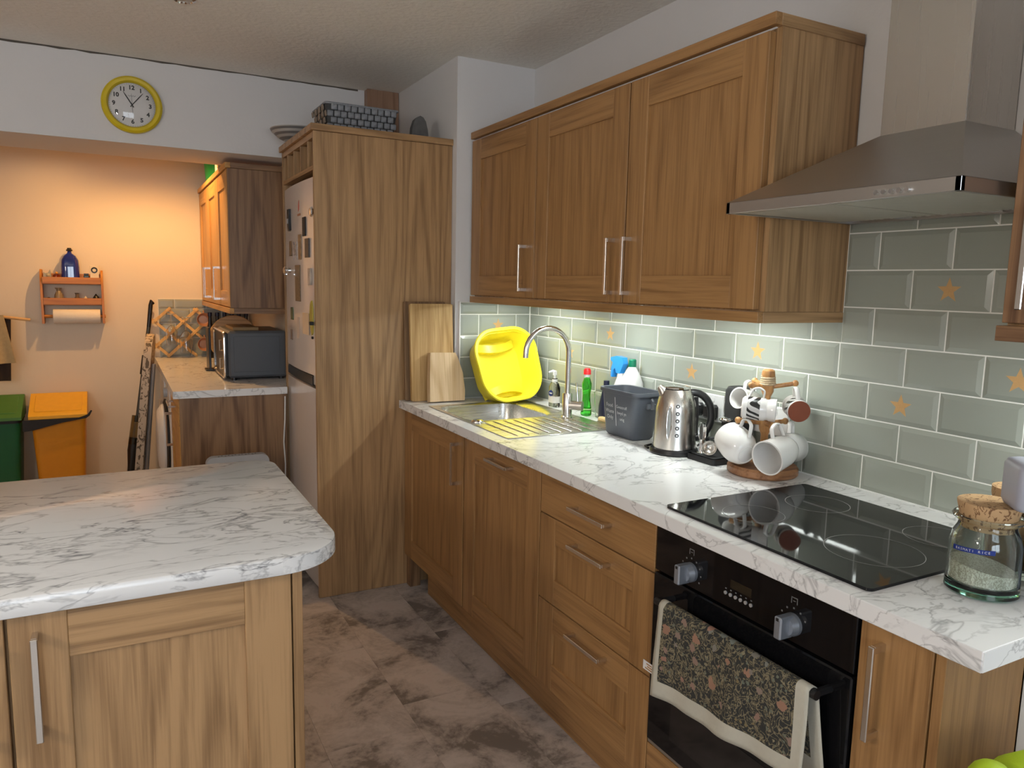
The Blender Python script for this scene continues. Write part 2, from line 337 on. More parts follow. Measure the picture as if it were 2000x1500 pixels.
def text_mb(s, size, align='CENTER', depth=0.0, spacing=1.0, bold=0.0):
    cu = bpy.data.curves.new('t', 'FONT'); cu.body = s; cu.size = size; cu.align_x = align; cu.align_y = 'CENTER'; cu.extrude = depth; cu.space_line = spacing; cu.resolution_u = 3; cu.offset = bold
    o = bpy.data.objects.new('t', cu); COL.objects.link(o)
    dg = bpy.context.evaluated_depsgraph_get(); dg.update(); me = o.evaluated_get(dg).to_mesh()
    mb = MB(); mb.add([tuple(v.co) for v in me.vertices], [tuple(p.vertices) for p in me.polygons])
    o.evaluated_get(dg).to_mesh_clear(); bpy.data.objects.remove(o); bpy.data.curves.remove(cu)
    return mb
def fbox(mb, face, u0, u1, d0, d1, z0, z1, b=0, mi=0):
    return mb.box(d0, d1, u0, u1, z0, z1, b, mi) if face == 'x' else mb.box(u0, u1, d0, d1, z0, z1, b, mi)
def handle_mb(face, d, h):
    mb = MB()
    if h[0] == 'v':
        _, u, z0, z1 = h
        fbox(mb, face, u - .006, u + .006, d - .036, d - .029, z0, z1, .0015)
        for z in (z0 + .007, z1 - .007): fbox(mb, face, u - .005, u + .005, d - .030, d + .001, z - .007, z + .007, .001)
    else:
        _, z, u0, u1 = h
        fbox(mb, face, u0, u1, d - .036, d - .029, z - .006, z + .006, .0015)
        for u in (u0 + .007, u1 - .007): fbox(mb, face, u - .007, u + .007, d - .030, d + .001, z - .005, z + .005, .001)
    return mb
def shaker(t, face, d, u0, u1, z0, z1, handle=None, fw=.09, rw=None, th=.022, name='door', mats=None, slab=False):
    mv, mh, mp = mats or (ODz, ODy if face == 'x' else ODx, ODz)
    rw = rw or fw
    if slab:
        p = t.part(name, fbox(MB(), face, u0, u1, d, d + th, z0, z1, .0015), mh)
    else:
        p = t.part(name, fbox(MB(), face, u0 + fw - .004, u1 - fw + .004, d + .008, d + th, z0 + rw - .004, z1 - rw + .004), mp)
        for a, b_ in ((u0, u0 + fw), (u1 - fw, u1)): t.part('stile', fbox(MB(), face, a, b_, d, d + th, z0, z1, .0014), mv, p)
        for a, b_ in ((z0, z0 + rw), (z1 - rw, z1)): t.part('rail', fbox(MB(), face, u0 + fw, u1 - fw, d + .0006, d + th, a, b_, .0012), mh, p)
    if handle: t.part('handle', handle_mb(face, d, handle), CHROME, p)
    return p
# ------------------------------------------------------------------ room shell
CZ = 2.485
struct('floor', MB().box(-4.3, .1, -5.5, 2.6, -.12, -.0035), FLOOR)
fl = bpy.data.objects['floor']
full = MB().box(-.1523, .1523, -.3048, .3048, -.004, 0, .0006).mesh('tile', FLOOR, smooth=0)
for ci in range(-3, 3):
    x0 = -1.005 + .305 * ci
    if x0 < -1.95 or x0 > -.45: continue
    off = (-.41, -.14, -.41, -.26, -.41, -.2)[(ci + 3) % 6]
    for k in range(-3, 3):
        y0 = off + .61 * k
        if y0 < -2.5 or y0 > .9: continue
        o = bpy.data.objects.new('tile', full); link(o, fl); o.location = (x0 + .1525, y0 + .305, 0)
struct('ceiling', MB().box(-4.3, .1, -5.5, .97, CZ, CZ + .1), CEIL)
struct('wall_right', MB().box(.0005, .12, -5.5, .10, 0, CZ), WALL)
struct('wall_corner', MB().box(-.405, 0, .085, .97, 0, CZ), WALL)
struct('wall_left', MB().box(-4.4, -4.3, -5.5, 2.6, 0, CZ), WALL)
struct('wall_back', MB().box(-4.3, -.405, .93, 1.40, 2.09, CZ), WALL)
struct('wall_utility', MB().box(-.972, -.405, .97, 2.6, 0, CZ), YWALL)
struct('wall_far', MB().box(-4.3, -.9, 2.52, 2.62, 0, CZ), YWALL)
struct('trim_1', MB().box(-4.3, -.95, 1.40, 2.55, 2.42, 2.48), YWALL)           # utility ceiling
struct('wall_side', MB().box(-4.3, -3.45, .93, 2.55, 0, 2.42), YWALL)
wf = MB()
for a in ((-4.3, -3.2, 0, CZ), (-1.3, .1, 0, CZ), (-3.2, -1.3, 0, .95), (-3.2, -1.3, 2.1, CZ)): wf.box(a[0], a[1], -5.6, -5.5, a[2], a[3])
struct('wall_front', wf, WALL)
wn = MB().box(-3.2, -1.3, -5.56, -5.55, .95, 2.1)
wo = struct('window_1', wn, emit('daylight_pane', C_WIN, E_WIN))
for i, x in enumerate((-3.17, -2.25, -1.33)): struct('frame', MB().box(x - .03, x + .03, -5.55, -5.5, .95, 2.1), WPLAS, 0, wo)
for z in (.98, 2.07): struct('frame', MB().box(-3.2, -1.3, -5.55, -5.5, z - .03, z + .03), WPLAS, 0, wo)
# cracked paint line where the clock wall meets the ceiling, and the boxed-in pipe above the fridge housing
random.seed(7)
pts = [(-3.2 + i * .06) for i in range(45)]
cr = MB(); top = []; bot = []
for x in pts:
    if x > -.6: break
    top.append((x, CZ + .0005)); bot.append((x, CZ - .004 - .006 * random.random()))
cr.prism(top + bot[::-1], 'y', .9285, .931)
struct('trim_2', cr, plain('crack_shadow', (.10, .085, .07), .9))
bx = MB().box(-.585, -.407, .875, .93, 2.25, CZ, .002)
struct('trim_3', bx, oak('boxing_wood', (.22, .12, .07), (.32, .19, .12), 'z'))
struct('wall_stub', MB().box(-.395, 0, -3.2, -2.492, 0, .872), WALL)
struct('wall_lining', MB().box(-.404, -.3995, .0862, .13, .905, 1.38), WALL)

# ------------------------------------------------------------------ wall tiles (real metro tiles with sloping edges, star motifs on some)
PW, Z0, PH = .203, 1.0087, .102
def tile_mb(wd, ht):
    a, b = wd / 2, ht / 2; e = min(.012, a * .6, b * .6); mb = MB()
    L = [[(-a, -b, 0), (a, -b, 0), (a, b, 0), (-a, b, 0)], [(-a, -b, .003), (a, -b, .003), (a, b, .003), (-a, b, .003)],
         [(-a + e, -b + e, .0065), (a - e, -b + e, .0065), (a - e, b - e, .0065), (-a + e, b - e, .0065)]]
    return mb.loft(L)
tcache = {}
def put_tile(parent, wd, ht, m, star=None):
    key = (round(wd, 4), round(ht, 4))
    if key not in tcache: tcache[key] = tile_mb(wd, ht).mesh('tile', TILE, smooth=0)
    o = bpy.data.objects.new('tile', tcache[key]); link(o, parent); o.matrix_local = m
    if star is not None:
        P = []
        for i in range(10):
            r = (.031 if i % 2 == 0 else .0125) * (1 + .06 * random.random()); a = pi / 2 + i * pi / 5
            P.append((star + r * cos(a), r * sin(a)))
        s = bpy.data.objects.new('star', MB().prism(P, 'z', .0064, .0069).mesh('star', STARM, smooth=0)); link(s, o)
def rows(): # (z0, z1, parity)
    return [(.9115, Z0, 'e')] + [(Z0 + PH * i, Z0 + PH * (i + 1), 'oeoeoeo'[i]) for i in range(7)]
MX = M(((0, 0, -1, 0), (-1, 0, 0, 0), (0, 1, 0, 0), (0, 0, 0, 1)))   # local z -> -x, local x -> -y, local y -> z
wr = bpy.data.objects['wall_right']
g = bpy.data.objects.new('grout', MB().box(-.0040, .002, -2.62, .068, .911, 1.66).mesh('grout', GROUT, smooth=0)); link(g, wr)
stars = [(-1.435, 1.263), (-.623, 1.258), (-1.13, 1.16), (-1.942, 1.16), (-.319, 1.16), (-2.042, 1.465), (-2.227, 1.264)]
for z0, z1, par in rows():
    base = -.8254 if par == 'e' else -.9269
    k = -6
    while True:
        ya, yb = base - PW * k, base - PW * (k + 1); k += 1
        if yb > .069: continue
        if ya < -2.6: break
        lo, hi = max(yb, -2.615) + .0018, min(ya, .068) - .0018
        pieces = [(lo, hi, z1)]
        if z1 > 1.403:
            pieces = []
            for a_, b_, top in ((lo, min(hi, -2.35), 1.4005), (max(lo, -2.346), min(hi, -1.7425), 1.659), (max(lo, -1.7415), hi, 1.4005)):
                if b_ - a_ > .012 and min(z1, top) - z0 > .012: pieces.append((a_, b_, min(z1, top)))
        for lo, hi, zz in pieces:
            cy, cz = (lo + hi) / 2, (z0 + zz) / 2
            st = None
            for sy, sz in stars:
                if lo < sy < hi and z0 < sz < zz: st = cy - sy
            put_tile(wr, hi - lo, zz - z0 - .0034, M.Translation((-.0014, cy, cz)) @ MX, st)
# nib tiles
MY = M(((1, 0, 0, 0), (0, 0, -1, 0), (0, 1, 0, 0), (0, 0, 0, 1)))    # local z -> -y
wc = bpy.data.objects['wall_corner']
g = bpy.data.objects.new('grout', MB().box(-.3855, .0, .0694, .086, .911, 1.373).mesh('grout', GROUT, smooth=0)); link(g, wc)
for z0, z1, par in rows():
    z1 = min(z1, 1.372)
    if z1 - z0 < .02: continue
    xs = [-.385, -.287, -.0835, -.0075] if par == 'o' else [-.385, -.1853, -.0075]
    for a, b in zip(xs, xs[1:]):
        put_tile(wc, b - a - .0034, z1 - z0 - .0034, M.Translation(((a + b) / 2, .0722, (z0 + z1) / 2)) @ MY, (-.184 - (a + b) / 2) if (par == 'o' and a < -.184 < b and z0 > 1.15) else None)
g = bpy.data.objects.new('tile_trim', MB().box(-.391, -.3853, .063, .086, .911, 1.376, .001).mesh('tile_trim', WPLAS, smooth=0)); link(g, wc)
# far splash tiles in the utility
wfar = bpy.data.objects['wall_far']
g = bpy.data.objects.new('grout', MB().box(-1.565, -.99, 2.5165, 2.521, .911, 1.312).mesh('grout', GROUT, smooth=0)); link(g, wfar)
for i, (z0, z1) in enumerate(((.911, 1.042), (1.042, 1.144), (1.144, 1.246), (1.246, 1.312))):
    x = -1.565 - (.1 if i % 2 else 0)
    while x < -1.0:
        a, b = max(x, -1.565), min(x + .203, -.99)
        if b - a > .02: put_tile(wfar, b - a - .003, z1 - z0 - .003, M.Translation(((a + b) / 2, 2.5167, (z0 + z1) / 2)) @ MY)
        x += .203

# ------------------------------------------------------------------ base run: worktop, cabinets
WT = .91
wt = MB()
SX0, SX1, SY0, SY1 = -.598, -.122, -.852, -.10   # cut-out under the sink
XF, YN, YF = -.668, -2.561, .084
wt.box(XF, -.0005, YN, SY0, .874, WT, .0015); wt.box(XF, SX0, SY0, SY1, .874, WT, .0); wt.box(SX1, -.0005, SY0, SY1, .874, WT, 0)
wt.box(XF, -.0005, SY1, .0665, .874, WT, 0); wt.box(XF, -.408, .0665, .128, .874, WT, 0)
t = T('worktop', 'long white marble-effect worktop with grey veins under the wall cabinets', 'worktop', (-.33, -1.2, .874))
t.part('slab', wt, MARB); t.part('end_strip', MB().box(XF + .002, -.01, YN - .0012, YN + .001, .8755, WT - .001), MARBe)
t.part('sealant', MB().box(-.008, -.0005, YN + .02, .066, WT - .0005, WT + .0035), WPLAS)
D0 = -.64
def carcass(t, y0, y1, z0=.155, z1=.872): t.part('carcass', MB().box(-.617, -.008, y0 + .001, y1 - .001, z0, z1), OPz)
t = T('sink_cabinet', 'oak base cabinet under the sink with a tall bar handle', 'cabinet', (-.32, -.2, 0)); 
t.part('carcass', MB().box(-.617, -.008, -.553, .064, .155, .70).box(-.617, -.008, -.553, -.535, .70, .872).box(-.617, -.61, -.535, .05, .70, .872).box(-.617, -.008, .046, .064, .70, .872), OPz)
shaker(t, 'x', D0, -.544, .125, .157, .868, ('v', -.497, .655, .83))
t.part('corner_post', MB().box(-.628, -.575, .078, .126, 0, .155, .001), DKz)
t = T('dishwasher', 'built-in dishwasher behind an oak door with a short level handle', 'dishwasher', (-.32, -.85, 0)); carcass(t, -1.154, -.556)
shaker(t, 'x', D0, -1.153, -.559, .157, .868, ('h', .83, -.965, -.80))
t = T('drawer_unit', 'oak three-drawer unit between the dishwasher and the oven', 'drawers', (-.32, -1.45, 0)); carcass(t, -1.739, -1.156)
shaker(t, 'x', D0, -1.738, -1.159, .735, .868, ('h', .804, -1.55, -1.365), name='drawer', slab=True)
shaker(t, 'x', D0, -1.738, -1.159, .449, .731, ('h', .688, -1.55, -1.368), name='drawer', rw=.082)
shaker(t, 'x', D0, -1.738, -1.159, .157, .445, ('h', .408, -1.55, -1.372), name='drawer', rw=.09)
t = T('end_cabinet', 'narrow oak cabinet with an upright bar handle beside the oven', 'cabinet', (-.32, -2.4, 0)); carcass(t, -2.470, -2.330)
shaker(t, 'x', D0, -2.469, -2.331, .157, .868, ('v', -2.378, .655, .836), slab=True, mats=(ODz, ODz, ODz))
t.part('end_panel', MB().box(-.638, -.396, -2.4905, -2.472, .002, .872, .001), ODz)
t = T('plinth', 'oak plinth board along the floor under the base cabinets', 'plinth', (-.57, -1.2, 0))
t.part('board', MB().box(-.582, -.566, -2.47, -.035, .002, .153, .001), ODy); t.part('end_return', MB().box(-.566, -.45, -.05, -.036, .002, .152), DKx)

# oven
t = T('oven', 'black built-in electric oven with two silver knobs below the hob', 'oven', (-.32, -2.035, 0))
t.part('casing', MB().box(-.612, -.03, -2.326, -1.743, .28, .870), BLKM)
t.part('control_panel', MB().box(-.642, -.612, -2.325, -1.744, .748, .869, .002), BGLASS)
dr = t.part('door', MB().box(-.645, -.613, -2.325, -1.744, .285, .742, .003), BGLASS)
t.part('window', MB().box(-.6458, -.644, -2.235, -1.832, .33, .445, .0004), plain('oven_glass', (.012, .011, .011), .06), dr)
hb = MB().cyl((-.690, -2.288, .700), (-.690, -1.812, .700), .010, seg=12)
for y in (-2.280, -1.822): hb.cyl((-.690, y, .700), (-.644, y, .700), .008, seg=10)
t.part('door_handle', hb, BLK, dr)
for y in (-1.875, -2.18):
    k = MB().cyl((-.642, y, .787), (-.650, y, .787), .0235, seg=28); 
    k.cyl((-.650, y, .787), (-.664, y, .787), .0235, .019, seg=28)
    k.box(-.688, -.650, y - .0095, y + .0095, .7635, .8105, .003)
    t.part('knob', k, plain('silver_knob', (.34, .37, .42), .3, .6))
    t.part('knob_mark', MB().box(-.6886, -.684, y - .0035, y + .0035, .802, .8085, .0005), BLK)
for i in range(6):
    y = -1.991 - i * .0152; t.part('button', MB().cyl((-.641, y, .781), (-.6445, y, .781), .0042, seg=12), plain('button_silver', (.45, .45, .45), .3, .3))
t.part('display', MB().box(-.6426, -.6415, -2.066, -2.004, .797, .817), plain('dark_display', (.022, .018, .012), .08))
ic = MB()
for y0, z0 in ((-1.875, .787), (-2.18, .787)):
    for k in range(9):
        a = radians(-120 + k * 30)
        if abs(k - 4) > (4 if y0 > -2 else 2): continue
        ic.box(-.6428, -.6418, y0 - sin(a) * .034 - .0018, y0 - sin(a) * .034 + .0018, z0 + cos(a) * .034 - .0018, z0 + cos(a) * .034 + .0018)
for y0, kind in ((-1.875, 0), (-2.18, 1)):
    zc = .836
    for (a, b, c, d) in ((-.008, .008, .006, .0075), (-.008, -.0065, -.006, .007), (.0065, .008, -.006, .007), (-.003, .003, -.001, .0005)):
        ic.box(-.6428, -.6418, y0 + a, y0 + b, zc + c, zc + d)
for i in range(6): ic.box(-.6428, -.6418, -1.993 - i * .0152, -1.989 - i * .0152, .790, .7925)
t.part('panel_print', ic, GREYPR, kind='stuff')
t = T('oven_filler', 'oak panel and metal strip below the oven', 'panel', (-.6, -2.035, .155))
t.part('board', MB().box(D0, -.618, -2.326, -1.741, .157, .270, .001), ODy); t.part('vent_strip', MB().box(-.638, -.618, -2.326, -1.741, .272, .282, .001), STEEL)

# wall cabinets
def wall_cab(lab, y0, y1, hu, xd=-.335):
    t = T('wall_cabinet', lab, 'cabinet', (-.16, (y0 + y1) / 2, 1.40), group=None)
    t.part('carcass', MB().box(xd + .023, -.004, y0 + .0005, y1 - .0005, 1.402, 2.1205), OPz)
    shaker(t, 'x', xd, y0 + .002, y1 - .002, 1.407, 2.112, ('v', hu, 1.433, 1.622)); return t
wall_cab('oak wall cabinet over the sink, next to the white wall corner', -.538, .0655, -.465)
wall_cab('middle oak wall cabinet of the row over the worktop', -1.139, -.540, -1.078)
t = wall_cab('oak wall cabinet beside the cooker hood with its pale side showing', -1.722, -1.141, -1.170)
t.part('end_panel', MB().box(-.313, -.004, -1.7402, -1.7228, 1.402, 2.1208, .0), OPz)
t = T('cornice', 'oak cornice strip along the top of the wall cabinets', 'trim', (-.2, -.84, 2.12))
t.part('front_strip', MB().box(-.343, -.32, -1.744, .0655, 2.121, 2.151, .0015), ODy); t.part('side_strip', MB().box(-.32, -.006, -1.744, -1.724, 2.121, 2.151, .0015), OPx)
t = T('pelmet', 'oak light pelmet along the bottom of the wall cabinets', 'trim', (-.2, -.84, 1.37))
t.part('front_strip', MB().box(-.338, -.318, -1.742, .0655, 1.372, 1.4015, .0012), ODy); t.part('side_strip', MB().box(-.318, -.004, -1.742, -1.724, 1.372, 1.4015, .0012), OPx)
t = T('wall_cabinet', 'reddish oak wall cabinet beyond the cooker hood, above the radio', 'cabinet', (-.16, -2.65, 1.40))
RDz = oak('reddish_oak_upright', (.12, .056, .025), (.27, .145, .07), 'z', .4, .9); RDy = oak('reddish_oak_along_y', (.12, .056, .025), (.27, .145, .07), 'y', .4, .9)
t.part('carcass', MB().box(-.312, -.004, -2.95, -2.352, 1.402, 2.118), OPz)
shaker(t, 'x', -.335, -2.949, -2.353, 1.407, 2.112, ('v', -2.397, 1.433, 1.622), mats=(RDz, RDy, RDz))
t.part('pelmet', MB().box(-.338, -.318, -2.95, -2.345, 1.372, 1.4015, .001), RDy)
t.part('pelmet', MB().box(-.318, -.008, -2.362, -2.345, 1.372, 1.4015, .001), OPx)
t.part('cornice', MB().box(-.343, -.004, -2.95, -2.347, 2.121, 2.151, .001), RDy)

# lamps under the cabinets
LEDM = emit('led_diffuser', C_LED, E_LED)
def led(y, lab, L=.32, mat=LEDM):
    t = T('under_cabinet_lamp', lab, 'lamp', (-.22, y, 1.40))
    t.part('housing', MB().box(-.242, -.198, y - L / 2 - .012, y + L / 2 + .012, 1.388, 1.4018, .002), WPLAS); t.part('diffuser', MB().box(-.235, -.205, y - L / 2, y + L / 2, 1.3862, 1.3885), mat)
led(-.27, 'slim lit lamp under the wall cabinet over the sink'); led(-.86, 'slim lit lamp under the middle wall cabinet'); led(-1.45, 'slim lit lamp under the wall cabinet beside the hood')
led(-2.66, 'slim lit lamp under the reddish wall cabinet', .32, emit('led_diffuser_near', C_LED, E_LED * 1.5))

# cooker hood
t = T('cooker_hood', 'stainless steel chimney cooker hood above the black hob', 'cooker hood', (-.2, -2.04, 1.645))
hx, ya, yb, zb, zt = -.475, -2.335, -1.747, 1.645, 1.672
cx, ca, cb, cz = -.19, -2.155, -1.95, 1.832
o = t.part('canopy', MB().loft([[(hx, ya, zt), (hx, yb, zt), (-.002, yb, zt), (-.002, ya, zt)], [(cx, ca, cz), (cx, cb, cz), (-.002, cb, cz), (-.002, ca, cz)]]), STEEL, smooth=0)
lip = MB()
lip.box(hx, hx + .012, ya, yb, zb, zt, .001); lip.box(hx, -.002, ya, ya + .012, zb, zt, .001); lip.box(hx, -.002, yb - .012, yb, zb, zt, .001); lip.box(-.03, -.002, ya, yb, zb, zt, 0)
t.part('lip', lip, STEEL)
t.part('underside', MB().box(hx + .012, -.03, ya + .012, yb - .012, zb + .006, zb + .012), STEELx)
for a, b in ((yb - .02, -2.035), (-2.045, ya + .02)):
    t.part('filter', MB().box(hx + .03, -.075, a, b, zb + .002, zb + .0065, .001), plain('filter_mesh', (.50, .49, .43), .55, .4, bump=.3, bs=900))
t.part('hood_lamp', MB().cyl((-.05, -1.93, zb + .003), (-.05, -1.93, zb + .012), .022, seg=20), plain('hood_lens', (.6, .6, .58), .2))
t.part('hood_lamp', MB().cyl((-.05, -2.15, zb + .003), (-.05, -2.15, zb + .012), .022, seg=20), plain('hood_lens_b', (.6, .6, .58), .2))
for i in range(5):
    y = -2.168 - .0165 * i
    t.part('button', MB().cyl((hx, y, 1.6565), (hx - .008, y, 1.6565), .0058, .005, seg=14), POL)
t.part('chimney', MB().box(cx, -.002, ca, cb, cz - .002, CZ, .0015), STEELz)

# hob
t = T('hob', 'black glass ceramic hob set into the worktop', 'hob', (-.36, -2.04, .91))
t.part('glass', MB().loft([at_z(rrect(.505, .582, .012, 4, -.373, -2.041), z) for z in (.9102, .9165)]), BGLASS)
for nm, cxr, cyr, r in (('ring', -.432, -2.197, .098), ('ring', -.255, -1.905, .078), ('ring', -.215, -2.205, .075), ('ring', -.475, -1.90, .073)):
    k = MB(); n = 48
    k.loft([[(cxr + q * cos(2 * pi * j / n), cyr + q * sin(2 * pi * j / n), .9168) for j in range(n)] for q in (r - .0008, r + .0008)], False, False)
    t.part('cooking_ring', k, plain('ring_print', (.22, .22, .21), .4))
# ------------------------------------------------------------------ tall fridge housing
t = T('fridge_housing', 'tall oak cabinet around the white fridge, with wine slots on top', 'cabinet', (-.73, .46, 0))
t.part('side_panel', MB().box(-1.052, -.4065, .131, .149, .001, 2.094, .001), OPz)
t.part('side_panel', MB().box(-1.052, -.4065, .786, .804, .001, 2.094, .001), OPz)
t.part('back_panel', MB().box(-.425, -.4065, .150, .785, .001, 2.09), OPz)
co = MB(); co.box(-1.064, -.4065, .120, .815, 2.095, 2.123, .0015)
t.part('cornice', co, OPx)
t.part('rail', MB().box(-1.050, -1.03, .150, .785, 2.068, 2.094, .001), OPy)
t.part('wine_shelf', MB().box(-1.050, -.55, .150, .785, 1.934, 1.953, .001), OPy)
for y in (.263, .407, .552, .694): t.part('divider', MB().box(-1.047, -.56, y - .0075, y + .0075, 1.953, 2.068, .0008), OPz)
# fridge freezer
t = T('fridge_freezer', 'white fridge freezer dotted with magnets inside the oak housing', 'fridge', (-.75, .46, 0))
t.part('casing', MB().box(-.99, -.45, .158, .778, .03, 1.885, .006), FRIDGE)
def fdoor(z0, z1):
    n = 14; P = []
    for i in range(n + 1):
        y = .160 + .616 * i / n; u = (i / n - .5) * 2
        P.append((-1.058 + .012 * u * u, y))
    P += [(-.99, .776), (-.99, .160)]
    m = MB(); m.prism(P, 'z', z0, z1); return m
dr = t.part('door', fdoor(1.034, 1.905), FRIDGE, smooth=30)
d2 = t.part('door', fdoor(.04, .975), FRIDGE, smooth=30)
t.part('seal', MB().box(-1.035, -.99, .165, .770, .975, 1.034), BLK)
t.part('grip', MB().box(-1.050, -1.036, .215, .755, .984, 1.028, .003), BLK)
bd = MB()
for a, b in ((.160, .214), (.757, .776)): bd.box(-1.0445, -.99, a, b, .990, 1.034)
t.part('door_edge', bd, FRIDGE, dr)
lg = MB().prism([(.418, 1.775), (.404, 1.785), (.400, 1.80), (.405, 1.825), (.412, 1.812), (.420, 1.80)], 'x', -1.0588, -1.0575)
t.part('badge', lg, plain('badge_red', (.5, .05, .02), .4), dr)
lt = MB()
for i in range(5): lt.box(-1.0588, -1.0575, .375 + i * .014, .384 + i * .014, 1.755, 1.765)
t.part('badge_text', lt, plain('badge_brown', (.35, .14, .07), .4), dr)
# magnets
def fx(y): u = ((y - .16) / .616 - .5) * 2; return -1.058 + .012 * u * u
def magnet(lab, y, z, wd, ht, mats, th=.005, name='fridge_magnet', cat='magnet'):
    x = fx(y)
    return solo(name, MB().box(x - th, x + .0004, y - wd / 2, y + wd / 2, z - ht / 2, z + ht / 2, .0012), mats, lab, cat, (x, y, z), 'magnets on the fridge door')
def pic(name, c1, c2, sc): return plain(name, [(a + b) / 2 for a, b in zip(c1, c2)], .4, var=.8, vs=sc)
magnet('plain dark rectangular magnet below the silver oval one', .309, 1.701, .055, .085, BLKM)
magnet('brown square picture magnet, first of the row of four', .598, 1.612, .05, .072, pic('p1', (.1, .05, .03), (.3, .2, .1), 60))
magnet('tall tan picture magnet, third of the row of four', .391, 1.612, .05, .115, pic('p2', (.18, .1, .05), (.4, .25, .12), 60))
magnet('black slate magnet, last of the row of four', .265, 1.604, .075, .085, pic('p3', (.02, .02, .02), (.1, .08, .07), 90))
magnet('small green and dark picture magnet above the microwave height', .59, 1.296, .05, .06, pic('p4', (.02, .05, .01), (.12, .16, .05), 60))
magnet('long dark calendar magnet full of small coloured pictures', .449, 1.445, .105, .17, pic('p5', (.02, .015, .01), (.30, .2, .1), 70), .003)
magnet('narrow silver and brown magnet beside the calendar', .223, 1.476, .045, .075, [pic('p6', (.3, .25, .2), (.7, .6, .5), 30)], .008)
magnet('pale paper square pinned low on the fridge door', .321, 1.261, .15, .10, plain('paper', (.70, .53, .36), .8), .0015, 'note', 'paper')
magnet('plain outlined card held on the fridge door below the calendar', .455, 1.234, .055, .105, plain('card', (.50, .43, .38), .7), .0012, 'card', 'card')
magnet('small brown round magnet low on the fridge door', .612, 1.191, .035, .05, pic('p7', (.08, .05, .03), (.3, .2, .15), 90))
x = fx(.184); solo('fridge_magnet', MB().lathe([(0, 0), (.022, 0), (.022, .006), (.016, .012), (0, .014)], 20), POL, 'shiny silver oval dome magnet near the top of the fridge', 'magnet', group='magnets on the fridge door', mat=axes((x + .0005, .184, 1.758), (-1, 0, 0), (0, 0, 1)))
x = fx(.632); b = MB().lathe([(0, 0), (.012, 0), (.010, .012), (.020, .020), (.020, .030), (.012, .036), (0, .037)], 18); b.box(-.024, -.008, -.01, .01, .016, .032, .003)
solo('fridge_magnet', b, POL, 'chunky chrome knob shaped clip at the far edge of the fridge', 'clip', group='magnets on the fridge door', mat=axes((x + .0005, .632, 1.506), (-1, 0, 0), (0, 0, 1)))
t = T('fridge_magnet', 'black scissor shaped magnet with pale middle at the far edge', 'magnet', (fx(.6), .6, 1.742), group='magnets on the fridge door')
x = fx(.6); m = MB().prism([(.625, 1.715), (.635, 1.75), (.626, 1.80), (.612, 1.765), (.605, 1.80), (.592, 1.80), (.590, 1.745), (.585, 1.70), (.61, 1.695)], 'x', x - .012, x + .0004)
t.part('blades', m, BLK); t.part('inset', MB().box(x - .016, x - .011, .60, .622, 1.73, 1.755, .002), LGREY)
t = T('fridge_magnet', 'white letter M shaped magnet, second of the row of four', 'magnet', (fx(.493), .493, 1.6), group='magnets on the fridge door')
x = fx(.493); m = MB().prism([(.532, 1.555), (.532, 1.64), (.520, 1.64), (.493, 1.60), (.466, 1.64), (.454, 1.64), (.454, 1.555), (.462, 1.555), (.462, 1.618), (.493, 1.575), (.524, 1.618), (.524, 1.555)], 'x', x - .006, x + .0004)
t.part('letter', m, pic('p8', (.2, .15, .12), (.6, .5, .45), 120))
t = T('fridge_magnet', 'yellow feather shaped magnet with a black peg on the fridge', 'magnet', (fx(.2), .2, 1.31), group='magnets on the fridge door')
x = fx(.2); m = MB(); P = [(.205, 1.215), (.235, 1.26), (.238, 1.31), (.225, 1.355), (.20, 1.37), (.185, 1.33), (.182, 1.27), (.19, 1.225)]
m.prism(P, 'x', x - .006, x + .0004); t.part('feather', m, plain('mustard', (.45, .36, .05), .5))
m = MB().box(x - .022, x - .005, .160, .185, 1.262, 1.278, .002).box(x - .014, x - .005, .165, .18, 1.20, 1.212, .002); t.part('peg', m, BLK)
# items on top of the housing
TZ = 2.1232
t = T('bowl', 'grey striped shallow bowl hanging over the edge of the fridge housing', 'bowl', (-.985, .69, TZ))
t.part('body', MB().lathe([(0, .002), (.05, 0), (.06, .006), (.10, .025), (.135, .055), (.142, .068), (.137, .069), (.126, .054), (.095, .032), (.05, .012), (0, .010)], 36, (-.985, .69, TZ)), STRIPE)
t = T('woven_basket', 'grey woven strip basket on top of the fridge housing', 'basket', (-.81, .33, TZ))
bx0, bx1, by0, by1, bz0, bz1 = -.975, -.645, .215, .45, TZ + .001, TZ + .112
dk = plain('basket_core', (.06, .06, .06), .9); st1 = plain('basket_strip', (.22, .235, .26), .55, var=.35, vs=90); st2 = plain('basket_strip_tan', (.25, .20, .155), .7, var=.3, vs=90)
lo = [at_z(rrect(bx1 - bx0 + q, by1 - by0 + q, .012, 3, (bx0 + bx1) / 2, (by0 + by1) / 2), z) for q, z in ((-.03, bz0), (0, bz1), (-.014, bz1), (-.044, bz0 + .006))]
t.part('lining', MB().loft(lo), dk)
sm = MB().box(-.0135, .0135, -.0035, .0035, -.0125, .0125, .003).mesh('woven_strip', st1, smooth=60); sm2 = MB().box(-.0035, .0035, -.012, .012, -.0125, .0125, .003).mesh('woven_strip', st2, smooth=60)
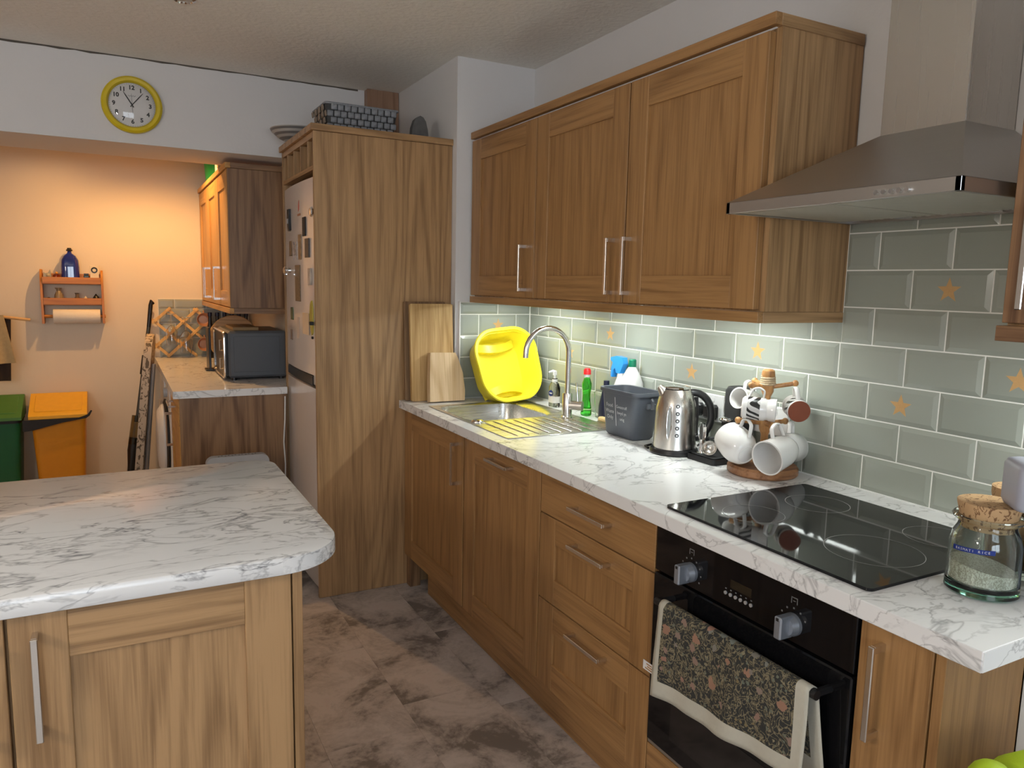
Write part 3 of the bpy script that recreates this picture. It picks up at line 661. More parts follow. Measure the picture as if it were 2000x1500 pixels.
for r in range(4):
    z = bz0 + .0135 + r * .0272; sp = (z - bz0) / .11 * .015
    for i in range(10):
        o = bpy.data.objects.new('woven_strip', sm); link(o, t.e)
        u = (i + .5 + (.25 if r % 2 else -.25)) / 10; o.location = (V((bx0 + .012 + (bx1 - bx0 - .024) * u, by0 + .012 - sp - (.005 if (i + r) % 2 else .0), z)) - V(t.off)); o.rotation_euler = (radians(7), 0, 0)
    for i in range(7):
        o = bpy.data.objects.new('woven_strip', sm2); link(o, t.e)
        u = (i + .5 + (.25 if r % 2 else -.25)) / 7; o.location = (V((bx0 + .012 - sp - (.005 if (i + r) % 2 else .0), by0 + .01 + (by1 - by0 - .02) * u, z)) - V(t.off)); o.rotation_euler = (0, radians(-7), 0)
t.part('rim', MB().tube(at_z(rrect(bx1 - bx0 + .004, by1 - by0 + .004, .012, 3, (bx0 + bx1) / 2, (by0 + by1) / 2), bz1), .005, 6, True), st1)
t = T('brush', 'dark brush with a black tip lying in the woven basket', 'brush', (-.75, .32, TZ + .1))
t.part('handle', MB().tube([(-.86, .33, TZ + .125), (-.80, .32, TZ + .122), (-.72, .31, TZ + .105), (-.68, .31, TZ + .09)], [.008, .013, .016, .012], 10), plain('brown_wood', (.10, .035, .02), .5))
t.part('tip', MB().box(-.895, -.855, .318, .342, TZ + .112, TZ + .142, .004), BLK)
sb = MB(); n = 12
P = [(-.583, TZ), (-.578, TZ + .05), (-.566, TZ + .085), (-.552, TZ + .098), (-.540, TZ + .104), (-.525, TZ + .098), (-.512, TZ + .08), (-.503, TZ + .045), (-.498, TZ)]
sb.prism(P, 'y', .20, .235)
solo('stone', sb, STONE, 'dark grey arched stone ornament standing on the fridge housing', 'ornament', (-.54, .21, TZ))
# clock
t = T('wall_clock', 'round yellow rimmed wall clock on the white wall over the opening', 'clock', mat=axes((-1.716, .93, 2.265), (0, -1, 0), (1, 0, 0)))
t.part('rim', MB().lathe([(.127, 0), (.131, .008), (.129, .022), (.120, .031), (.108, .030), (.1005, .020), (.100, .010), (.100, 0)], 64, cap0=False, cap1=False), plain('mustard_rim', (.66, .50, .006), .4))
t.part('dial', MB().lathe([(0, .004), (.101, .004), (.101, .010), (0, .010)], 64), plain('dial_paper', (.74, .71, .69), .6))
nm = MB()
for i in range(1, 13):
    a = radians(90 - 30 * i); q = text_mb(str(i), .0265, bold=.0011); q.xf(M.Translation((.0775 * cos(a), .0775 * sin(a) + .001, .0104))); nm.join(q)
t.part('numeral', nm, TEXTB, smooth=0, recalc=False, kind='stuff')
tk = MB()
for i in range(60):
    a = radians(6 * i); d = M.Rotation(a, 4, 'Z'); tk.join(MB().box(.094, .0975, -.0004, .0004, .0101, .0104).xf(d))
t.part('minute_track', tk, TEXTB, smooth=0, kind='stuff')
sg = MB().tube([(-.017 + .0034 * i, .041 + .003 * sin(i * 2.1), .0106) for i in range(11)], .0009, 5); t.part('script_mark', sg, GREYPR)
def hand(ang, L, w, z):
    a = radians(90 - ang); return MB().prism([(-.012, -w), (L * .72, -w), (L, -w * .4), (L, w * .4), (L * .72, w), (-.012, w)], 'z', z, z + .0012).xf(M.Rotation(a, 4, 'Z'))
t.part('hour_hand', hand(328, .068, .0024, .0115), TEXTB); t.part('minute_hand', hand(40, .075, .0020, .0135), TEXTB); t.part('second_hand', hand(178, .04, .0007, .0155).join(hand(358, .052, .0006, .0155)), TEXTB)
t.part('cover_glass', MB().lathe([(.1012, .021), (.090, .0255), (.070, .0305), (.045, .0345), (.02, .0365), (0, .037)], 48, cap0=False), cover('clock_glass'), smooth=80)
# chrome downlight in the ceiling
t = T('downlight', 'small chrome ceiling downlight above the island', 'light', (-1.556, -.01, CZ))
t.part('ring', MB().lathe([(.044, 0), (.044, -.004), (.034, -.008), (.030, -.003), (.030, 0)], 32, (-1.556, -.01, CZ), cap0=False, cap1=False), POL); t.part('lens', MB().lathe([(0, -.001), (.030, -.002), (.030, 0), (0, .0)], 24, (-1.556, -.01, CZ)), plain('lens_off', (.55, .53, .5), .2))

# ------------------------------------------------------------------ island
t = T('island_worktop', 'pale marble-effect island worktop with rounded corners in front', 'worktop', (-2.2, -1.27, .874))
IX, IY0, IY1 = -1.424, -1.7085, -.8385
def island_poly(g=0):
    P = []
    r = .135; 
    for i in range(13): a = radians(-90 + 90 * i / 12); P.append((IX - g - r + r * cos(a) + 0, IY0 + g + r + r * sin(a)))
    r = .07
    for i in range(9): a = radians(90 * i / 8); P.append((IX - g - r + r * cos(a), IY1 - g - r + r * sin(a)))
    P += [(-3.1, IY1 - g), (-3.1, IY0 + g)]
    return P
t.part('slab', MB().loft([at_z(island_poly(.0015), .874), at_z(island_poly(0), .8755), at_z(island_poly(0), .9085), at_z(island_poly(.0015), .91)]), MARBI, smooth=50)
P = island_poly(-.0008)[:13]; t.part('lipping', MB().loft([[(x, y, z) for x, y in P] for z in (.8765, .9075)], False, False, False), MARBe, smooth=50)
t = T('island_cabinet', 'oak island base cabinet with a long bar handle on its door', 'cabinet', (-2.2, -1.27, 0))
t.part('carcass', MB().box(-3.05, -1.54, -1.665, -1.05, .15, .872), OPz)
shaker(t, 'y', -1.69, -2.0215, -1.540, .157, .868, ('v', -1.981, .644, .836), mats=(OPz, OPx, OPz))
shaker(t, 'y', -1.69, -2.503, -2.0275, .157, .868, ('v', -2.06, .644, .836), mats=(OPz, OPx, OPz))
shaker(t, 'y', -1.69, -3.0, -2.507, .157, .868, ('v', -2.55, .644, .836), mats=(OPz, OPx, OPz))
t.part('end_panel', MB().box(-1.537, -1.517, -1.688, -1.05, .002, .872, .001), OPz)
t.part('plinth', MB().box(-3.05, -1.54, -1.62, -1.06, .002, .149), OPx)

# ------------------------------------------------------------------ utility room
t = T('utility_worktop', 'marble-effect worktop in the lit utility room holding the microwave', 'worktop', (-1.3, 1.6, .874))
t.part('slab', MB().prism([(-1.600, .745), (-1.058, .745), (-1.058, .81), (-.974, .81), (-.974, 2.515), (-1.600, 2.515)], 'z', .874, .91), MARBe)
t = T('utility_cabinet', 'oak utility base cabinet with a dark end panel beside the fridge', 'cabinet', (-1.3, 1.1, 0))
t.part('end_panel', MB().box(-1.572, -1.058, .762, .780, .002, .872, .001), DKz)
t.part('carcass', MB().box(-1.55, -.98, .808, 1.375, .12, .87), OPz)
shaker(t, 'x', -1.575, .783, 1.376, .735, .866, ('h', .80, .98, 1.18), name='drawer', slab=True, mats=(HNz, HNy, HNz))
shaker(t, 'x', -1.575, .783, 1.376, .13, .730, ('v', 1.30, .53, .72), mats=(HNz, HNy, HNz))
t = T('washing_machine', 'white front-loading washing machine with a bulging round door', 'washing machine', (-1.3, 1.69, 0))
t.part('body', MB().box(-1.58, -1.0, 1.39, 1.985, .01, .86, .006), WPLAS)
t.part('door', MB().lathe([(0, .055), (.10, .06), (.17, .055), (.205, .03), (.21, 0), (0, 0)], 40).xf(axes((-1.58, 1.69, .50), (-1, 0, 0), (0, 0, 1))), WPLAS)
t.part('door_ring', MB().lathe([(.21, 0), (.235, .004), (.235, .012), (.212, .02)], 40, cap0=False, cap1=False).xf(axes((-1.5795, 1.69, .50), (-1, 0, 0), (0, 0, 1))), BLKM)
t.part('drawer', MB().box(-1.588, -1.578, 1.74, 1.97, .74, .84, .003), WPLAS); t.part('dial', MB().cyl((-1.58, 1.6, .79), (-1.60, 1.6, .79), .028, seg=20), LGREY)
t = T('tumble_dryer', 'white appliance standing past the washing machine', 'dryer', (-1.3, 2.25, 0))
t.part('body', MB().box(-1.575, -1.0, 1.99, 2.5, .01, .86, .006), WPLAS); t.part('door', MB().lathe([(0, .02), (.17, .018), (.18, 0), (0, 0)], 32).xf(axes((-1.575, 2.25, .48), (-1, 0, 0), (0, 0, 1))), WPLAS)
# utility wall cabinets
t = T('utility_wall_cabinet', 'honey oak wall cabinet with a dark end panel above the microwave', 'cabinet', (-1.12, 1.8, 1.275))
t.part('carcass', MB().box(-1.258, -.974, 1.108, 2.515, 1.305, 2.035), HNz); t.part('end_panel', MB().box(-1.279, -.974, 1.090, 1.107, 1.303, 2.037, .001), DKz)
ys = (1.109, 1.566, 2.04, 2.512)
for a, b, h in zip(ys, ys[1:], (1.52, 1.995, 2.08)):
    shaker(t, 'x', -1.281, a + .001, b - .001, 1.307, 2.033, ('v', h, 1.335, 1.53), mats=(HNz, HNy, HNz), fw=.085)
t.part('cornice', MB().box(-1.289, -1.262, 1.085, 2.515, 2.038, 2.066, .001), HNy); t.part('cornice_return', MB().box(-1.262, -.974, 1.085, 1.105, 2.038, 2.066, .001), DKx)
t.part('pelmet', MB().box(-1.285, -1.262, 1.088, 2.515, 1.272, 1.302, .001), HNy); t.part('pelmet_return', MB().box(-1.262, -.974, 1.088, 1.106, 1.272, 1.302, .001), DKx)
UZ = 2.0385
t = T('tub', 'round green plastic tub on top of the utility wall cabinet', 'tub', (-1.2, 2.2, UZ)); t.part('body', MB().lathe([(0, 0), (.085, 0), (.10, .19), (.104, .20), (.098, .20), (.082, .006), (0, .006)], 28, (-1.175, 2.22, UZ)), plain('bright_green', (.03, .42, .10), .4))
t = T('carton', 'white carton on top of the utility wall cabinet', 'box', (-1.2, 1.9, UZ)); t.part('body', MB().box(-1.235, -1.12, 1.88, 1.97, UZ, UZ + .14, .002), WPLAS); t.part('flap', MB().box(-1.235, -1.12, 1.87, 1.88, UZ + .1, UZ + .141, .001), plain('carton_print', (.55, .45, .25), .6))
t = T('container', 'black lidded container on top of the utility wall cabinet', 'container', (-1.17, 1.68, UZ)); t.part('body', MB().box(-1.24, -1.08, 1.60, 1.78, UZ, UZ + .13, .008), BLK); t.part('lid', MB().box(-1.245, -1.075, 1.595, 1.785, UZ + .13, UZ + .145, .004), GREYP)
# microwave
UW = .9102
t = T('microwave', 'dark grey microwave on the utility worktop, its side towards the kitchen', 'microwave', (-1.16, 1.3, UW))
mg = plain('microwave_grey', (.085, .095, .11), .42, var=.04)
t.part('body', MB().box(-1.300, -.99, 1.075, 1.54, UW + .014, 1.178, .012), mg)
t.part('pressing', MB().box(-1.272, -1.03, 1.0728, 1.0765, UW + .045, 1.15, .0015), mg)
t.part('front_frame', MB().tube([(-1.318, y, z) for y, z in rrect(.44, .245, .03, 5, 1.307, 1.048)], .0075, 8, True), CHROME)
t.part('door', MB().box(-1.316, -1.299, 1.09, 1.52, UW + .02, 1.17, .004), BLK)
for z in (1.10, 1.0): 
    hm = MB().tube([(-1.316, 1.13, z - .028), (-1.336, 1.13, z - .028), (-1.336, 1.13, z + .028), (-1.316, 1.13, z + .028)], .004, 8); t.part('knob_guard', hm, CHROME)
for x in (-1.27, -1.02):
    for y in (1.1, 1.51): t.part('foot', MB().cyl((x, y, UW), (x, y, UW + .016), .014, seg=12), BLK)
t = T('carton', 'small flat brown carton lying on top of the microwave', 'box', (-1.2, 1.3, 1.179)); t.part('body', MB().box(-1.265, -1.13, 1.14, 1.44, 1.1785, 1.196, .002), plain('brown_card', (.30, .19, .09), .8)); t.part('tape', MB().box(-1.205, -1.19, 1.139, 1.441, 1.196, 1.1966), plain('brown_tape', (.22, .13, .06), .4))
t = T('tablet_stand', 'slim black upright stand on a small foot beside the microwave front', 'stand', (-1.345, 1.6, UW)); t.part('screen', MB().box(-1.348, -1.335, 1.555, 1.70, UW + .01, 1.17, .003), BLK); t.part('foot', MB().box(-1.365, -1.29, 1.57, 1.66, UW, UW + .012, .003), BLK)
solo('round_board', MB().lathe([(0, 0), (.150, 0), (.155, .004), (.155, .016), (.150, .02), (0, .02)], 48), oak('round_board_wood', (.28, .16, .06), (.45, .28, .12), 'x'), 'round wooden board standing on edge behind the microwave', 'board', mat=axes((-1.145, 2.03, 1.066), (-.05, -.995, .09), (1, 0, 0)))
for i in range(6):
    x = -1.25 + i * .048; t = T('bottle', 'dark sauce bottles lined up under the utility wall cabinet', 'bottle', (x, 2.38, UW), group='dark bottles behind the microwave')
    m = MB().lathe([(0, 0), (.021, 0), (.022, .01), (.022, .20), (.012, .245), (.011, .285), (.013, .287), (.013, .305), (0, .305)], 16, (x, 2.38, UW)); t.part('glass', m, BLK)
    t.part('cap', MB().lathe([(0, .29), (.0145, .29), (.0145, .315), (0, .315)], 14, (x, 2.38, UW)), NAVY)
# lattice rack with glasses and cups
t = T('lattice_rack', 'expanding wooden lattice rack hung with glasses on the tiled splashback', 'rack', (-1.43, 2.49, UW))
LY = 2.488
def slat(p0, p1, y): 
    d = V((p1[0] - p0[0], 0, p1[1] - p0[1])); L = d.length; d.normalize(); m = MB().box(-.012, L + .012, -.0045, .0045, -.0095, .0095, .001)
    return m.xf(axes((p0[0], y, p0[1]), (-d.z, 0, d.x), d))
X0, X1, X2, X3, X4 = -1.578, -1.51, -1.42, -1.33, -1.25
za, zb_, zc = .925, 1.085, 1.245
for p, q, y in ((( -1.60, 1.155), (-1.50, 1.245), 0), ((-1.595, .985), (-1.325, 1.24), 0), ((-1.51, .922), (-1.255, 1.165), 0), ((-1.60, 1.165), (-1.34, .922), 1), ((-1.50, 1.235), (-1.25, 1.0), 1), ((-1.595, 1.0), (-1.51, .922), 1), ((-1.335, 1.24), (-1.25, 1.165), 1)):
    t.part('slat', slat(p, q, LY - (.0 if y else .0105)), RACK)
for p in ((-1.515, 1.235), (-1.338, 1.235), (-1.59, 1.16), (-1.505, 1.075), (-1.42, 1.15), (-1.33, 1.07), (-1.42, .998), (-1.59, .985), (-1.505, .930), (-1.34, .930)):
    t.part('peg', MB().cyl((p[0], LY + .006, p[1]), (p[0], LY - .035, p[1]), .0065, seg=10), RACK)
for lab, x, z, s in (('wine glass hanging upside down on the lattice rack near the broom', -1.495, 1.075, 1.0), ('round balloon wine glass hanging in the middle of the lattice rack', -1.405, 1.03, 1.15)):
    t = T('wine_glass', lab, 'glass', (x, 2.405, z)); 
    t.part('bowl', MB().lathe([(.030 * s, -.075 * s), (.038 * s, -.02 * s), (.036 * s, .02 * s), (.018 * s, .05 * s), (.004, .06 * s), (.0035, .06 * s), (.016 * s, .046 * s), (.034 * s, .018 * s), (.0365 * s, -.02 * s), (.0285 * s, -.075 * s)], 24, (x, 2.405, z), cap0=False, cap1=False), CLEAR)
    t.part('stem', MB().lathe([(0, .058 * s), (.004, .06 * s), (.0035, .13 * s), (.032 * s, .138 * s), (.032 * s, .141 * s), (0, .142 * s)], 20, (x, 2.405, z)), CLEAR)
for lab, z in (('copper pink cup hanging on the upper peg of the lattice rack', 1.172), ('copper pink cup hanging on the lower peg of the lattice rack', 1.0)):
    t = T('cup', lab, 'cup', mat=axes((-1.283, 2.44, z), (0, -1, .05), (1, 0, 0)))
    cp = plain('copper_pink', (.58, .30, .17), .3, .3)
    t.part('body', MB().lathe([(0, -.03), (.030, -.03), (.048, .02), (.046, .02), (.028, -.024), (0, -.024)], 28), cp); t.part('rings', MB().tube([(.030 * cos(a * pi / 12), .030 * sin(a * pi / 12), -.02) for a in range(24)], .003, 6, True), cp)
    t.part('handle', MB().tube([(.0, .043, .0), (0, .062, -.004), (0, .062, -.02), (0, .038, -.024)], .004, 8), cp)
# wall shelf with kitchen roll
t = T('spice_shelf', 'orange pine two-tier wall shelf with a kitchen roll bar below', 'shelf', (-2.07, 2.518, 1.15))
def sidep(x0, x1):
    P = [(2.518, 1.15), (2.518, 1.49), (2.475, 1.495), (2.455, 1.478), (2.440, 1.45), (2.430, 1.40), (2.425, 1.15)]
    return MB().prism(P, 'x', x0, x1)
t.part('side_panel', sidep(-2.243, -2.230), PINEz); t.part('side_panel', sidep(-1.903, -1.890), PINEz)
for z in (1.405, 1.272):
    t.part('shelf_board', MB().box(-2.229, -1.904, 2.435, 2.517, z - .004, z + .006, .001), PINE); t.part('front_rail', MB().box(-2.2295, -1.9035, 2.424, 2.434, z, z + .042, .0015), PINE)
t.part('back_rail', MB().box(-2.229, -1.904, 2.508, 2.517, 1.42, 1.47, .001), PINE)
t.part('dowel', MB().cyl((-2.23, 2.45, 1.196), (-1.885, 2.45, 1.196), .010, seg=14), PINE)
solo('kitchen_roll', MB().loft([[(x, 2.45 + r * cos(2 * pi * j / 40), 1.196 + r * sin(2 * pi * j / 40)) for j in range(40)] for x, r in ((-2.18, .018), (-2.18, .044), (-2.177, .046), (-1.918, .046), (-1.915, .044), (-1.915, .018))], False, False), plain('roll_paper', (.82, .76, .66), .9, var=.03, bump=.3, bs=160), 'white roll of kitchen paper on the bar below the wall shelf', 'kitchen roll', (-2.05, 2.45, 1.196))
SZ1, SZ2 = 1.4115, 1.2785
t = T('glass_bottle', 'large cobalt blue glass bottle on the upper tier of the wall shelf', 'bottle', (-2.073, 2.472, SZ1))
L = []
for wd, dp, z in ((.085, .05, 0), (.103, .062, .005), (.105, .064, .10), (.098, .06, .145), (.07, .045, .172), (.03, .03, .188), (.024, .024, .196), (.022, .022, .205)): L.append(at_z(rrect(wd, dp, min(wd, dp) * .45, 5, -2.073, 2.472), SZ1 + z))
t.part('body', MB().loft(L), BLUEG); t.part('stopper', MB().lathe([(0, .203), (.017, .203), (.019, .209), (.013, .215), (.012, .222), (0, .224)], 18, (-2.073, 2.472, SZ1)), BLK)
t = T('cat_ornament', 'pale grey-green cat shaped ornament at the end of the upper tier', 'ornament', (-2.2, 2.47, SZ1))
t.part('body', MB().prism([(-2.225, SZ1), (-2.222, SZ1 + .065), (-2.212, SZ1 + .058), (-2.196, SZ1 + .062), (-2.186, SZ1 + .082), (-2.181, SZ1 + .06), (-2.178, SZ1 + .03), (-2.185, SZ1)], 'y', 2.455, 2.485), plain('cat_glaze', (.36, .33, .22), .4)); t.part('face', MB().ball((-2.197, 2.456, SZ1 + .045), .012, 12, sy=.5), plain('cat_face', (.42, .38, .26), .4))
t = T('trinket', 'amber glass trinket between the cat and the blue bottle', 'ornament', (-2.15, 2.465, SZ1)); t.part('body', MB().lathe([(0, 0), (.018, 0), (.022, .02), (.02, .048), (.012, .055), (0, .056)], 18, (-2.152, 2.462, SZ1)), glass('amber', (.9, .35, .05), .05)); t.part('bead', MB().ball((-2.150, 2.462, SZ1 + .062), .008, 10), plain('orange_bead', (.8, .35, .05), .3))
t = T('small_jar', 'small dark square jar beside the blue glass bottle', 'jar', (-1.984, 2.46, SZ1)); t.part('body', MB().box(-2.0, -1.968, 2.445, 2.475, SZ1, SZ1 + .052, .004), plain('dark_jar', (.02, .03, .015), .3)); t.part('lid', MB().box(-1.998, -1.97, 2.447, 2.473, SZ1 + .052, SZ1 + .062, .002), BLK)
t = T('mini_clock', 'white upright card with a black ring on the upper tier', 'ornament', (-1.937, 2.45, SZ1)); t.part('card', MB().box(-1.962, -1.912, 2.445, 2.452, SZ1, SZ1 + .115, .001), plain('cream_card', (.78, .68, .5), .6)); t.part('ring', MB().tube([(-1.937 + .015 * cos(a * pi / 14), 2.4445, SZ1 + .085 + .015 * sin(a * pi / 14)) for a in range(28)], .004, 6, True), BLK)
its = [('small dark glass knob shaped ornament, first on the lower tier', -2.2, [(0, 0), (.02, 0), (.022, .02), (.012, .035), (0, .04)], BLK),
       ('brown striped bulbous vase on the lower tier of the wall shelf', -2.145, [(0, 0), (.02, 0), (.027, .03), (.024, .055), (.012, .08), (.014, .09), (.022, .1), (.02, .1), (.0, .095)], banded('striped_vase', (.05, .03, .02), (.5, .4, .25), 'X', 45, 0, .3)),
       ('small cream glass dish ornament after the striped vase', -2.09, [(0, 0), (.02, 0), (.022, .02), (.015, .03), (0, .032)], plain('cream_glass', (.42, .38, .22), .2)),
       ('slim necked brown and white bottle ornament on the lower tier', -2.043, [(0, 0), (.02, 0), (.022, .02), (.010, .045), (.009, .06), (.014, .068), (0, .07)], plain('bottle_brown', (.14, .1, .07), .25)),
       ('tiny white cone hat ornament on the lower tier', -1.995, [(0, 0), (.026, .0), (.027, .006), (.012, .03), (0, .05)], plain('hat_white', (.7, .6, .45), .4)),
       ('small black pointed ornament at the end of the lower tier', -1.935, [(0, 0), (.022, 0), (.025, .022), (.015, .045), (0, .066)], BLK)]
for lab, x, pr, mt in its:
    t = T('figurine', lab, 'ornament', (x, 2.462, SZ2)); m = MB().lathe(pr, 18, (x, 2.462, SZ2)); t.part('body', m, mt)
    t.part('foot_ring', MB().lathe([(.012, 0), (.0225, 0), (.0225, .004), (.012, .004)], 16, (x, 2.462, SZ2), cap0=False, cap1=False), mt)
# towel rail
t = T('towel_rail', 'pale wooden towel rail arm on the cream wall', 'rail', (-2.5, 2.3, 1.19))
t.part('arm', MB().cyl((-2.72, 2.30, 1.235), (-2.300, 2.36, 1.178), .009, seg=12), BEECH); t.part('bracket', MB().box(-2.74, -2.70, 2.28, 2.52, 1.20, 1.27, .004), BEECH)
def cloth(x0, x1, y, z0, z1, amp, th=.008, fl=0.0, skew=0.0):
    n = 24; L = []
    for k, z in enumerate((z1, z1 - (z1 - z0) * .33, z1 - (z1 - z0) * .66, z0)):
        f = k / 3; row = []
        for i in range(n + 1): u = i / n; row.append((x0 + (x1 - x0) * u + fl * f * u, y + amp * f * sin(u * 17) - th / 2, z + skew * u * f))
        for i in range(n, -1, -1): u = i / n; row.append((x0 + (x1 - x0) * u + fl * f * u, y + amp * f * sin(u * 17) + th / 2, z + skew * u * f))
        L.append(row)
    return MB().loft(L)
solo('towel', cloth(-2.70, -2.435, 2.325, .895, 1.21, .012, .012, .05, .02), TOWELT, 'tan towel hanging from the pale wooden rail', 'towel', (-2.55, 2.325, 1.2), smooth=60)
solo('cloth', cloth(-2.62, -2.40, 2.352, .80, 1.19, .004, .006, -.02), plain('dark_cloth', (.035, .022, .016), .95, bump=.3), 'dark brown cloth hanging behind the tan towel', 'cloth', (-2.55, 2.352, 1.19), smooth=60)
# bins
def bin_(name, lab, x0, x1, body, lid):
    t = T(name, lab, 'bin', ((x0 + x1) / 2, 2.34, 0)); xc, wd = (x0 + x1) / 2, x1 - x0
    t.part('body', MB().loft([at_z(rrect(wd - q, .27 - q, .03, 4, xc, 2.345), z) for q, z in ((.075, .002), (.02, .555), (.028, .556), (.08, .02))]), body)
    pr = MB(); P = [(2.195, .572), (2.195, .590), (2.205, .602), (2.45, .700), (2.487, .690), (2.487, .572)]
    pr.prism(P, 'x', x0, x1); ld = t.part('lid', pr, lid)
    dz = (.700 - .602) / (2.45 - 2.205); nrm = V((0, -dz, 1)).normalized(); c = V((xc, 2.3275, .651))
    t.part('flap', MB().loft([at_z(rrect(wd - .055 - q, .215 - q, .012, 4), z) for q, z in ((0, -.003), (0, .002), (.006, .005))]).xf(axes(c, nrm, (1, 0, 0))), lid, ld)
    t.part('rim', MB().loft([at_z(rrect(wd - .012 - q, .275 - q, .03, 4, xc, 2.345), z) for q, z in ((0, .552), (0, .572), (.01, .572), (.01, .552))]), BLKM if body is GRN else lid)
bin_('swing_bin', 'amber yellow bin with a sloping flap lid by the cream wall', -2.33, -2.015, AMBER, plain('amber_lid', (.86, .46, .025), .4))
bin_('swing_bin', 'dark green bin with a sloping lid beside the amber bin', -2.70, -2.365, GRN, GRNL)
solo('strap_and_lid_shade', MB().prism([(-2.36, .50), (-2.31, .505), (-2.15, .545), (-2.02, .565), (-2.0, .58), (-1.985, .61), (-1.992, .615), (-2.012, .588), (-2.06, .5705), (-2.36, .5695)], 'y', 2.187, 2.1935), BLKM, 'black strap under the amber bin lid, widened to stand for the lid shadow', 'strap', (-2.2, 2.19, .55))  # strap and the lid's shadow shaped together as one black wedge
# stick vacuum
t = T('stick_vacuum', 'black and clear stick vacuum leaning upright against the cream wall', 'vacuum', (-1.74, 2.38, 0))
a, b = V((-1.612, 2.46, 1.25)), V((-1.776, 2.36, .19)); d = (b - a)
t.part('handle', MB().tube([a + V((.012, .01, .03)), a + V((.004, .0, .045)), a + V((-.002, -.003, .02)), a + d * .12], [.012, .014, .014, .013], 12), BLK)
t.part('tube', MB().cyl(a + d * .11, a + d * .72, .0125, seg=14), plain('gunmetal', (.06, .065, .06), .4, .4))
t.part('clamp', MB().cyl(a + d * .30, a + d * .42, .020, seg=14), BLK)
t.part('dust_cup', MB().cyl(a + d * .68, a + d * .86, .036, .038, seg=20), glass('smoke_cup', (.35, .30, .18), .1))
t.part('motor', MB().tube([a + d * .82, a + d * .9, a + d, a + d * 1.1], [.036, .038, .024, .018], 16), BLK)
t.part('floor_head', MB().box(-1.93, -1.67, 2.26, 2.36, .003, .05, .012), BLK)
# ironing board
t = T('ironing_board', 'leaf patterned ironing board leaning upright beside the washing machine', 'ironing board', mat=axes((-1.752, 2.02, .02), V((.108, .05, 1)), (1, -.12, 0)))
P = [(0, .09)] + [(.05, .095), (.10, .105), (.95, .11)] + [(1.03, .09), (1.07, .05), (1.09, 0)]
fu = [(y, z) for z, y in P] + [(-y, z) for z, y in P[::-1]]
t.part('cover', MB().loft([[(x, y * 1.3, z) for y, z in fu] for x in (-.022, .022)]), LEAFP); t.part('leg', MB().tube([(.035, .06, .02), (.03, .03, .9)], .010, 8), LGREY); t.part('leg', MB().tube([(.035, -.06, .02), (.03, -.03, .9)], .010, 8), LGREY)
# folding step and cable
t = T('folding_step', 'grey plastic folding step stood on end in front of the dark panel', 'step stool', (-1.33, .6, 0))
t.part('panel', MB().loft([[(x, y, z) for x, z in rrect(.29, .605, .035, 6, -1.333, .306)] for y in (.56, .605)]), LGREY)
for i in range(12): t.part('grip_hole', MB().cyl((-1.42 + i * .0155, .575 + (i % 2) * .014, .6088), (-1.42 + i * .0155, .575 + (i % 2) * .014, .6092), .0045, seg=10), BLKM)
t.part('leg_panel', MB().box(-1.45, -1.215, .606, .63, .003, .55, .008), LGREY)
solo('mains_cable', MB().tube([(-1.069, .752, .86), (-1.072, .752, .74), (-1.080, .750, .62), (-1.074, .751, .5), (-1.078, .751, .3), (-1.075, .752, .05), (-1.10, .74, .004)], .0035, 8), WPLAS, 'white mains cable hanging down beside the fridge', 'cable', (-1.07, .752, .4), smooth=60)
# utility downlights
for lab, x, y, e in (('lit warm ceiling spotlight over the utility worktop', -1.56, 1.78, 1.3), ('lit warm ceiling spotlight over the bins', -2.15, 2.05, .22)):
    t = T('ceiling_spotlight', lab, 'light', (x, y, 2.42)); t.part('ring', MB().lathe([(.045, 0), (.045, -.006), (.034, -.012), (.030, -.002)], 28, (x, y, 2.42), cap0=False, cap1=False), POL)
    t.part('bulb', MB().lathe([(0, -.004), (.022, -.004), (.022, -.001), (0, -.001)], 20, (x, y, 2.42)), emit('warm_bulb', C_WARM, 30))
    ld = bpy.data.lights.new('spot', 'SPOT'); ld.energy = E_WARM * e; ld.color = C_WARM; ld.shadow_soft_size = .014; ld.spot_size = radians(148); ld.spot_blend = .6
    lo = bpy.data.objects.new('ceiling_spotlight_glow', ld); COL.objects.link(lo); lo.parent = t.e; lo.location = (0, 0, -.07)
# globe lamp added out of view to lift the ceiling brightness
pt = T('added_fill_lamp', 'added opal globe fill lamp, hung out of view to brighten the ceiling', 'lamp', (-3.35, -2.55, CZ))
pt.part('rose', MB().lathe([(0, -.03), (.03, -.03), (.05, 0), (0, 0)], 24, (-3.35, -2.55, CZ)), WPLAS); pt.part('flex', MB().cyl((-3.35, -2.55, CZ - .03), (-3.35, -2.55, 1.87), .004, seg=8), WPLAS)
pt.part('globe', MB().ball((-3.35, -2.55, 1.75), .125, 28), emit('fill_globe_glow', C_FILL, E_FILL))
# ------------------------------------------------------------------ sink, tap, things around the sink
t = T('sink', 'stainless steel inset sink with a ribbed draining board', 'sink', (-.36, -.476, .91))
zd = .9132
N = 8
bo = lambda wd, ht, r, cx, cy: rrect(wd, ht, r, N, cx, cy)
deck = MB()
bcx, bcy, bw, bh = -.397, -.318, .372, .386
ocx, ocy = -.36, -.316
deck.loft([at_z(bo(.496, .452, .012, ocx, ocy), .9105), at_z(bo(.496, .452, .012, ocx, ocy), zd), at_z(bo(bw + .012, bh + .012, .072, bcx, bcy), zd), at_z(bo(bw, bh, .066, bcx, bcy), zd - .004), at_z(bo(bw - .012, bh - .012, .062, bcx, bcy), .80), at_z(bo(bw - .06, bh - .06, .05, bcx, bcy), .752), at_z(bo(.09, .09, .044, bcx, bcy), .748)], False, True)
deck.box(-.608, -.112, -.862, -.5415, .9105, zd, .0008)
t.part('deck', deck, STEELx, smooth=40)
rb = MB()
